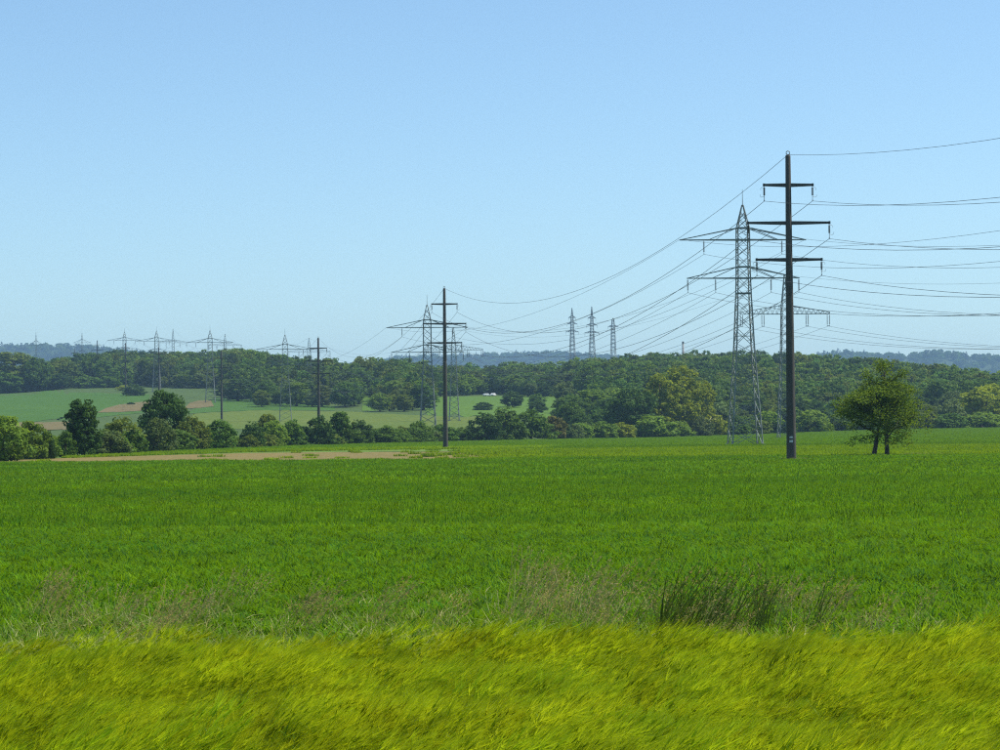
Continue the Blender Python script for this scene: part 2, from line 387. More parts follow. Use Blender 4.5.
for v in range(2): proto('conifer', v, 22.0, 8.0, 2.0, 90, 22, 0.48, CONEP, spread=0.10, lump=0.1, up=0.0)

CM = {}
def crown_mesh(kind, var, mat):
    key = (kind, var, mat)
    if key not in CM:
        me = PROTO[(kind, var)][0].copy(); me.materials.clear(); me.materials.append(L[mat]); CM[key] = me
    return CM[key]
rng = random.Random(11)
def plant(name, cat, kind, mat, px, d, top=None, wpx=None, label='', group=None, height=None, width=None, var=None, crown_name='crown'):
    """one tree or bush standing on the ground at distance d; height and width in photo pixels or metres"""
    x = ray(px, 430)[0] * d; z = gzf(x, d)
    nv = sum(1 for k in PROTO if k[0] == kind)
    v = rng.randrange(nv) if var is None else var
    cm, tm, H0, W0 = PROTO[(kind, v)]
    h = height if height else at(px, top, d)[2] - z
    wd = width if width else wpx / F * d
    o = empty(name, (x, d, z - 0.05), rng.uniform(0, 6.28))
    o.scale = (wd / W0 * 1.02, wd / W0 * 1.02, h / H0 / 1.04)
    prop(o, label, cat, group)
    link('trunk', tm, o); link(crown_name, crown_mesh(kind, v, mat), o)
    return o

# ------------------------------------------------------------------ power lines: tubular poles
LINE_DIR = Vector((-36.1, 202.0, 0)).normalized()
ARMS = [(25.35, 4.55), (21.9, 7.55), (18.55, 6.05)]          # height, full width
POLE_H = 28.1
def insulator_mesh():
    mb = MB(); prof = [(0, 0.02), (-0.12, 0.02)]; z = -0.12
    for i in range(9): prof += [(z, 0.035), (z - 0.03, 0.115), (z - 0.065, 0.06)]; z -= 0.08
    prof += [(z, 0.025), (-1.22, 0.025), (-1.3, 0.05), (-1.36, 0.04)]
    mb.lathe(prof, 8); return mb.mesh('insulator', M['insul'], False)
def horn_mesh(up):
    mb = MB()
    mb.tube([(0, 0, -0.14), (0.22, 0, -0.10), (0.34, 0, -0.22), (0.30, 0, -0.36)] if up else
            [(0, 0, -0.92), (0.26, 0, -1.0), (0.38, 0, -0.9), (0.36, 0, -0.74)], 0.016, 4)
    return mb.mesh('arcing_horn', M['steel'], False)
INS, HORNS = insulator_mesh(), (horn_mesh(True), horn_mesh(False))
def make_pole():
    o = empty('tubular_pole')
    mb = MB(); mb.lathe([(-1.0, 0.45), (0, 0.445), (POLE_H * .5, 0.345), (POLE_H - 0.1, 0.235), (POLE_H, 0.20)], 20)
    sh = mb.build('shaft', M['pole'], o, True)
    mb = MB(); mb.lathe([(0, 0.47), (0.45, 0.47), (0.5, 0.455)], 20); mb.build('base_collar', M['pole'], sh, False, (0, 0, 0.0))
    for hz, wd in ARMS:
        mb = MB()
        for s in (-1, 1): mb.beam((0, 0, hz), (s * wd / 2, 0, hz + 0.03), 0.36, 0.2, 0.34, 0.2)
        for s in (-1, 1): mb.box(min(s * (wd / 2 - .12), s * (wd / 2 + .04)), max(s * (wd / 2 - .12), s * (wd / 2 + .04)), -.13, .13, hz - .1, hz + .16)
        a = mb.build('crossarm', M['arm'], o)
        for s in (-1, 1):
            i = link('insulator', INS, o, (s * (wd / 2 - 0.06), 0, hz - 0.09))
            for hm in HORNS: link('arcing_horn', hm, i).scale = (s, 1, 1)
    mb = MB()
    mb.tube([(0.0 + 0.17 * math.sin(t), 0, POLE_H + 0.2 - 0.17 * math.cos(t)) for t in np.linspace(0, 2 * math.pi, 11)], 0.045, 6, False)
    mb.box(-.08, .08, -.08, .08, POLE_H - 0.02, POLE_H + 0.06)
    mb.build('earth_wire_clamp', M['steel'], o)
    return o
poleproto = make_pole()
POLES = [(790.5, 218, 'tallest dark tubular pole with three crossarms and small plates at its foot', 'tallest tubular pole'),
         (445, 420, 'dark tubular pole with three crossarms beyond the bare soil strip', 'tubular pole by soil strip'),
         (318.5, 640, 'dark tubular pole rising behind the dark shrub of the hedge', 'pole behind dark shrub'),
         (221.5, 865, 'slim tubular pole standing at the edge of the pale hill pasture', 'pole in hill pasture'),
         (159, 1090, 'slim tubular pole showing above the large round hedge tree', 'pole above round tree'),
         (125.5, 1305, 'slim tubular pole at the top edge of the dark hillside crop', 'pole by hillside crop'),
         (97.5, 1515, 'far tubular pole against the wooded hill, second before the woods end', 'first pole in woods'),
         (75, 1725, 'far tubular pole against the wooded hill, last of its row', 'last pole in woods')]
P_B = at(445, 445, 420); P_A = at(790.5, 460, 218)
PT = []
for i, (px, d, lab, nick) in enumerate(POLES):
    o = poleproto if i == 0 else copy_tree(poleproto)
    p = at(px, 380, d); z = gzf(p[0], d); o.location = (p[0], d, z)
    o.rotation_euler = (0, 0, math.radians(3))
    prop(o, lab, 'utility pole', 'tubular poles of the power line')
    PT.append(o)
# the pole out of frame towards the viewer's right that carries the nearest span
o = copy_tree(poleproto); o.location = (62.7, 16.0, 0); prop(o, 'dark tubular pole nearest the barley edge', 'utility pole', 'tubular poles of the power line')
PT.insert(0, o); NICK = ['pole beside the barley'] + [p[3] for p in POLES]
# plates on the nearest pole in view
for k, (zz, hh, ww) in enumerate([(2.35, 0.16, 0.3), (1.95, 0.22, 0.34)]):
    mb = MB()
    A_ = [math.radians(t) for t in np.linspace(-100 - 60 * ww, -100 + 60 * ww, 7)]
    rr_ = 0.452
    v0 = [((rr_ + e) * math.cos(t), (rr_ + e) * math.sin(t), z_) for e in (0, 0.012) for z_ in (zz, zz + hh) for t in A_]
    n7 = 7; fs = []
    for j in range(6):
        fs += [(14 + j, 14 + j + 1, 21 + j + 1, 21 + j), (j + 1, j, 7 + j, 7 + j + 1), (j, j + 1, 15 + j, 14 + j), (21 + j, 22 + j, 8 + j, 7 + j)]
    mb.add(v0, fs); mb.build('number_plate', M['plate'], PT[1])

def wire(name, p, q, sag, r, label, group, cat='cable'):
    p, q = Vector(p), Vector(q); n = 26
    pts = []
    for i in range(n + 1):
        t = i / n; c = p.lerp(q, t); c.z -= 4 * sag * t * (1 - t); pts.append(c)
    mb = MB(); mid = p.lerp(q, 0.5)
    mb.tube([c - mid for c in pts], r, 5)
    o = mb.build(name, M['wire'], None, True, mid)
    prop(o, label, cat, group); return o
def loc(o, v):
    m = Matrix.LocRotScale(o.location, o.rotation_euler, o.scale); return m @ Vector(v)
AN = ['upper', 'middle', 'lower']
for i in range(len(PT) - 1):
    a, b = PT[i], PT[i + 1]
    R0 = 0.019 if i < 1 else 0.023
    span = (b.location - a.location).length
    s = 7.0 * (span / 205) ** 2 if i else 6.2
    wire('earth_wire', loc(a, (0, 0, POLE_H + 0.03)), loc(b, (0, 0, POLE_H + 0.03)), s, R0 * 0.9,
         f'earth wire from {NICK[i]} to {NICK[i+1]}', 'earth wires of the tubular poles')
    for (hz, wd), an in zip(ARMS, AN):
        for sgn in (-1, 1):
            v = (sgn * (wd / 2 - .06), 0, hz - 1.44)
            wire('conductor', loc(a, v), loc(b, v), s * 1.03, R0,
                 f'{"pylon-side" if sgn > 0 else "outer"} {an} conductor between {NICK[i]} and {NICK[i+1]}', 'conductors of the tubular pole line')

# ------------------------------------------------------------------ power lines: lattice pylons
def lattice_body(o, prof, panels, leg, brace, mat):
    """four legs through prof [(z, half width)], zigzag bracing between the panel heights on each face"""
    hw = lambda z: float(np.interp(z, [p[0] for p in prof], [p[1] for p in prof]))
    for sx, sy in ((-1, -1), (1, -1), (1, 1), (-1, 1)):
        mb = MB()
        for (z0, h0), (z1, h1) in zip(prof[:-1], prof[1:]):
            mb.beam((sx * h0, sy * h0, z0), (sx * h1, sy * h1, z1), leg * (1 if z0 < 20 else .8))
        mb.build('leg', mat, o)
        mb = MB(); h0 = prof[0][1]; mb.box(sx * h0 - .45, sx * h0 + .45, sy * h0 - .45, sy * h0 + .45, prof[0][0] - 0.6, prof[0][0] + 0.35)
        mb.build('footing', M['conc'], o)
    for f in range(4):
        mb = MB(); c, s = math.cos(f * math.pi / 2), math.sin(f * math.pi / 2)
        P = lambda u, z: (c * u * hw(z) - s * -hw(z), s * u * hw(z) + c * -hw(z), z)
        for j, (z0, z1) in enumerate(zip(panels[:-1], panels[1:])):
            big = (z1 - z0) > 2.6
            b = brace * (1.25 if big else 1)
            mb.beam(P(-1, z0), P(1, z1), b, None, b * 1.0); mb.beam(P(1, z0), P(-1, z1), b, None, b)
            if big:
                zm = z0 + (z1 - z0) * hw(z0) / (hw(z0) + hw(z1))
                for sg in (-1, 1):
                    mb.beam(P(sg, zm), P(0, zm), b * .6); mb.beam(P(sg, (z0 + zm) / 2), P(sg * .5, (z0 + zm) / 2), b * .6)
        mb.build('bracing', mat, o)
def arm_truss(o, z, zt, half, bw, sg, mat, th, n=6, droop=0.0):
    """a crossarm arm: two bottom chords meeting at the tip, tie bars from the body top, infill"""
    mb = MB(); tip = Vector((sg * half, 0, z - droop))
    for sy in (-1, 1):
        root = Vector((sg * bw, sy * bw, z)); top = Vector((sg * bw * .95, sy * bw * .95, zt))
        mb.beam(root, tip, th); mb.beam(top, tip, th * .9)
        prev = root
        for k in range(1, n):
            t = k / n; lo = root.lerp(tip, t)
            if droop == 'x': pass
            if k == n // 2: mb.beam(lo, top.lerp(tip, 0.02), th * .7)
    for k in range(n):
        t0, t1 = k / n, (k + 1) / n
        a = Vector((sg * bw, -bw, z)).lerp(tip, t0); b = Vector((sg * bw, bw, z)).lerp(tip, t1)
        mb.beam(a, b, th * .5); a.y, b.y = -a.y, -b.y
    return mb.build('crossarm', mat, o)
def string_mesh(length, r=0.09):
    mb = MB(); prof = [(0, .03), (-.2, .03)]; z = -.2; n = int((length - .5) / 0.17)
    for i in range(n): prof += [(z, .04), (z - .06, r), (z - .12, .045)]; z -= .17
    prof += [(z, .03), (-length + .1, .03), (-length + .08, .09), (-length, .06)]
    mb.lathe(prof, 6); return mb.mesh('insulator', M['insul'])
STR23, STR30 = string_mesh(2.4, 0.19), string_mesh(2.9, 0.15)
U_UP, U_LO = [7.03], [5.0, 10.0]
def make_two_arm(H, mat=None):
    """H: height of the peak; heights measured down from it follow the photograph"""
    mat = mat or M['steel']
    o = empty('lattice_pylon'); zt = lambda dz: H - dz
    prof = [(0, 2.7 if H > 40 else 2.35), (H * .42, 1.55), (zt(17.5), 1.25), (zt(13), 1.1), (zt(4.1), 1.02), (zt(0), 0.10)]
    zs = [0]; z = 0
    hw = lambda q: float(np.interp(q, [p[0] for p in prof], [p[1] for p in prof]))
    while True:
        z += 1.05 * hw(z) if hw(z) > 1.6 else 1.75 * hw(z)
        if z > zt(5.4): break
        zs.append(z)
    zs.append(zt(4.1)); zs += [zt(2.6), zt(1.3)]
    lattice_body(o, prof, zs, 0.18, 0.075, mat)
    mb = MB()
    for dz in (4.1, 6.2, 11.0, 13.0, 15.7):
        q = zt(dz); h = hw(q)
        for i in range(4):
            c = [(-h, -h), (h, -h), (h, h), (-h, h)]; mb.beam((*c[i], q), (*c[(i + 1) % 4], q), .2)
    mb.build('belt', mat, o)
    mb = MB(); mb.lathe([(H - .3, .10), (H + .1, .07), (H + 2.8, .035)], 6); mb.build('spike', mat, o)
    for sg in (-1, 1):
        arm_truss(o, zt(6.2), zt(4.1), 11.4, 1.05, sg, mat, .16, 6)
        arm_truss(o, zt(13.0), zt(11.0), 10.15, 1.1, sg, mat, .15, 4)
        for u in U_UP: link('insulator', STR23, o, (sg * u, 0, zt(6.3)))
        for u in U_LO: link('insulator', STR23, o, (sg * u, 0, zt(13.1)))
    return o
def make_one_arm(H, mat=None):
    mat = mat or M['steel']
    o = empty('lattice_pylon'); zt = lambda dz: H - dz
    prof = [(0, 1.95), (H * .45, 1.15), (zt(9.5), .85), (zt(7.5), .8), (zt(0), .12)]
    hw = lambda q: float(np.interp(q, [p[0] for p in prof], [p[1] for p in prof]))
    zs = [0]; z = 0
    while True:
        z += min(2.0 * hw(z), 2.3)
        if z > zt(10): break
        zs.append(z)
    zs += [zt(9.5), zt(7.5), zt(5.8), zt(4.2), zt(2.8), zt(1.5)]
    lattice_body(o, prof, zs, 0.17, 0.08, mat)
    for sg in (-1, 1):
        mb = MB()                                           # deep truss arm: level bottom chord, sloping top chord
        for sy in (-1, 1):
            p0 = Vector((sg * .82, sy * .82, zt(9.7))); t0 = Vector((sg * .8, sy * .8, zt(7.5)))
            p1 = Vector((sg * 11.3, sy * .15, zt(9.7))); t1 = Vector((sg * 11.3, sy * .15, zt(9.2)))
            mb.beam(p0, p1, .12); mb.beam(t0, t1, .12); mb.beam(p1, t1, .12)
            for k in range(9):
                a, b = k / 9, (k + 1) / 9
                mb.beam(p0.lerp(p1, a), t0.lerp(t1, (a + b) / 2), .06); mb.beam(t0.lerp(t1, (a + b) / 2), p0.lerp(p1, b), .06)
        mb.build('crossarm', mat, o)
        for u in (5.6, 11.0):
            for e in (-.28, .28): link('insulator', STR30, o, (sg * u + e, 0, zt(9.75)))
            mb = MB(); mb.beam((-.36, 0, 0), (.36, 0, 0), .12); mb.build('yoke', mat, o, False, (sg * u, 0, zt(12.68)))
    return o
def make_three_arm(H, arms, mat=None):
    mat = mat or M['steel_far']
    o = empty('lattice_pylon')
    prof = [(0, 3.9), (H * .5, 2.3), (H - arms[-1][0], 1.4), (H - arms[0][0], .9), (H, .12)]
    hw = lambda q: float(np.interp(q, [p[0] for p in prof], [p[1] for p in prof]))
    zs = [0]; z = 0
    while z < H - 2:
        z += max(1.9 * hw(z), 1.4); zs.append(min(z, H - .4))
    lattice_body(o, prof, zs, .3, .17, mat)
    for dz, half in arms:
        q = H - dz
        for sg in (-1, 1):
            arm_truss(o, q, q + 1.5, half, hw(q), sg, mat, .3, 4)
            link('insulator', STR23, o, (sg * half * .96, 0, q - .1))
    return o
def place(o, px, d, top, H, lab, rz=0.0):
    p = at(px, top, d); z = gzf(p[0], d)
    o.location = (p[0], d, z); o.rotation_euler = (0, 0, rz); o.scale = (1, 1, (p[2] - z) / H)
    prop(o, lab, 'pylon', 'lattice pylons of the high voltage lines'); return o
t1, t3, t5, t6 = make_two_arm(42.7), make_two_arm(37.5), None, None
LINE1 = [(t1, 742.5, 427, 205, 42.7, 'tall lattice pylon with two wide crossarms right behind the tallest tubular pole', 'tall two-arm pylon'),
         (t3, 427, 670, 305, 37.5, 'lattice pylon with two wide crossarms beside the pole beyond the soil strip', 'pylon by soil strip'),
         (None, 285, 936, 335, 37.5, 'grey lattice pylon with wide crossarm beside the pole behind the hedge shrub', 'pylon on hill pasture'),
         (None, 210, 1180, 330.5, 37.5, 'grey lattice pylon whose wide arm shows above the wooded hill crest', 'pylon above hill crest'),
         (None, 156.5, 1357, 331, 37.5, 'far lattice pylon with wide arms over the round hedge tree', 'pylon over round tree'),
         (None, 124.5, 1597, 332, 37.5, 'far lattice pylon with wide arms behind the pole at the crop edge', 'pylon by hillside crop'),
         (None, 82, 2000, 333, 40, 'far slim lattice pylon against the blue hill between the last poles', 'slim pylon by blue hill'),
         (None, 36, 2450, 332.5, 46, 'farthest lattice pylon of the line before the blue hill', 'farthest pylon')]
s1 = make_one_arm(40.5)
LINE2 = [(s1, 784.5, 600, 275, 40.5, 'single-arm lattice pylon with looped insulators behind the tallest tubular pole', 'single-arm pylon'),
         (None, 453.5, 930, 328, 40.5, 'single-arm lattice pylon just behind the pole beyond the soil strip', 'second single-arm pylon'),
         (None, 309, 1285, 338, 40.5, 'single-arm lattice pylon partly behind the pole in the hedge', 'third single-arm pylon'),
         (None, 225, 1635, 334, 40.5, 'far single-arm lattice pylon on the wooded crest above the pasture pole', 'fourth single-arm pylon'),
         (None, 173, 1980, 329, 40.5, 'far single-arm lattice pylon tallest above the wooded hill', 'last single-arm pylon')]
RZ = math.radians(4.5)
L1, L2 = [], []
for i, (o, px, d, top, H, lab, nick) in enumerate(LINE1):
    o = o or copy_tree(t3); H = 37.5 if i else 42.7
    place(o, px, d, top, H, lab, RZ)
    if i >= 6: o.scale = (0.62, 0.62, o.scale[2])
    L1.append(o)
for i, (o, px, d, top, H, lab, nick) in enumerate(LINE2):
    L2.append(place(o or copy_tree(s1), px, d, top, H, lab, RZ))
# next pylons of both lines, out of frame to the right, so the spans hang from something
d1 = Vector((L1[0].location[:])) - Vector((L1[1].location[:])); o = copy_tree(t3)
o.location = L1[0].location + Vector((d1.x, d1.y, 0)); o.scale = (1, 1, 1.05)
prop(o, 'lattice pylon with two wide crossarms at the field side', 'pylon', 'lattice pylons of the high voltage lines')
L1.insert(0, o)
d2 = Vector((L2[0].location[:])) - Vector((L2[1].location[:])); o = copy_tree(s1)
o.location = L2[0].location + Vector((d2.x, d2.y, 0)); o.scale = (1, 1, .9)
prop(o, 'single-arm lattice pylon at the field side', 'pylon', 'lattice pylons of the high voltage lines')
L2.insert(0, o)
N1 = ['field-side pylon'] + [r[6] for r in LINE1]; N2 = ['field-side single-arm pylon'] + [r[6] for r in LINE2]
H1 = [37.5, 42.7] + [37.5] * 7; SD = {-1: 'pole-side', 1: 'wood-side'}
for i in range(len(L1) - 1):
    a, b = L1[i], L1[i + 1]; span = (b.location - a.location).length; s = 7.5 * (span / 250) ** 2; s = min(s, 13)
    for sg in (-1, 1):
        wire('earth_wire', loc(a, (sg * 11.35, 0, H1[i] - 6.1)), loc(b, (sg * 11.35, 0, H1[i + 1] - 6.1)), s * .9, .024,
             f'{SD[sg]} upper tip wire between {N1[i]} and {N1[i+1]}', 'outer wires of the two-arm pylons')
        for u, dz, nm in ((7.03, 6.2 + 2.55, 'upper'), (5.0, 15.55, 'lower inner'), (10.0, 15.55, 'lower outer')):
            wire('conductor', loc(a, (sg * u, 0, H1[i] - dz)), loc(b, (sg * u, 0, H1[i + 1] - dz)), s, .027,
                 f'{SD[sg]} {nm} conductor between {N1[i]} and {N1[i+1]}', 'conductors of the two-arm pylons')
for i in range(len(L2) - 1):
    a, b = L2[i], L2[i + 1]; span = (b.location - a.location).length; s = 9.5 * (span / 342) ** 2
    wire('earth_wire', loc(a, (0, 0, 40.55)), loc(b, (0, 0, 40.55)), s * .9, .024,
         f'earth wire from {N2[i]} to {N2[i+1]}', 'earth wires of the single-arm pylons')
    for sg in (-1, 1):
        for u, nm in ((5.6, 'inner'), (11.0, 'outer')):
            wire('conductor', loc(a, (sg * u, 0, 40.5 - 12.75)), loc(b, (sg * u, 0, 40.5 - 12.75)), s, .03,
                 f'{SD[sg]} {nm} conductor between {N2[i]} and {N2[i+1]}', 'conductors of the single-arm pylons')
FAR3 = [(572, 2100, 308, [(8.5, 3.3), (14, 4.8), (21, 6.2)], 'pale three-arm lattice pylon with straight arms above the distant blue hill'),
        (591.7, 2050, 306.5, [(10, 3.6), (16, 5.0), (22.5, 6.6)], 'pale three-arm lattice pylon with drooping arms, middle of three'),
        (613, 2200, 318, [(2.6, 1.2), (8.0, 5.0)], 'pale slim lattice pylon with one main arm, shortest of three')]
for px, d, top, arms, lab in FAR3:
    p = at(px, top, d); H = p[2] - gzf(p[0], d)
    place(make_three_arm(H, arms), px, d, top, H, lab, 0.25)

# small concrete stack on the wooded ridge
p = at(683, 341.5, 2000); z = gzf(p[0], 2000); hs = p[2] - z
st = empty('chimney_stack', (p[0], 2000, z)); prop(st, 'thin grey chimney stack poking out above the wooded ridge', 'chimney')
mb = MB(); mb.lathe([(-1, 1.3), (hs * .5, 1.0), (hs - 1.6, .8)], 14); mb.build('shaft', M['conc'], st, True)
mb = MB(); mb.lathe([(hs - 1.6, .86), (hs - .2, .86), (hs, .7)], 14); mb.build('cap', M['arm'], st, False)

# two white cars at the wood edge
def make_car():
    o = empty('parked_car')
    side = [(-2.1, .35), (-2.15, .8), (-1.95, 1.0), (-1.55, 1.5), (0.35, 1.52), (1.05, 1.02), (1.95, .88), (2.1, .6), (2.05, .35)]
    mb = MB(); n = len(side)
    v0 = [(x, -.85 if z < 1.1 else -.72, z) for x, z in side] + [(x, .85 if z < 1.1 else .72, z) for x, z in side]
    mb.add(v0, [tuple(range(n)), tuple(range(2 * n - 1, n - 1, -1))] + [(i, n + i, n + (i + 1) % n, (i + 1) % n) for i in range(n)])
    mb.build('body', M['carwhite'], o)
    for s in (-1, 1):
        mb = MB(); mb.add([(-1.65, s * .80, 1.04), (.85, s * .80, 1.06), (.3, s * .735, 1.45), (-1.4, s * .735, 1.44)], [(0, 1, 2, 3)]); mb.build('side_window', M['glass'], o)
    mb = MB(); mb.add([(1.08, -.68, 1.04), (1.08, .68, 1.04), (.42, .6, 1.5), (.42, -.6, 1.5)], [(0, 1, 2, 3)]); mb.build('windscreen', M['glass'], o)
    for x in (-1.3, 1.35):
        for s in (-1, 1):
            mb = MB(); mb.tube([(x, s * .68, .32), (x, s * .9, .32)], .32, 14); mb.build('wheel', M['tyre'], o)
    return o
car = make_car()
for k, (px, py, rz, lab) in enumerate([(487, 391.3, .5, 'white car parked under trees at the meadow edge, larger of two'),
                                       (493.5, 391.3, 1.2, 'white car parked under trees at the meadow edge, showing its end')]):
    o = car if k == 0 else copy_tree(car)
    g = ground(px, py + 5.0); o.location = g; o.rotation_euler = (0, 0, rz); prop(o, lab, 'car', 'cars at the wood edge')

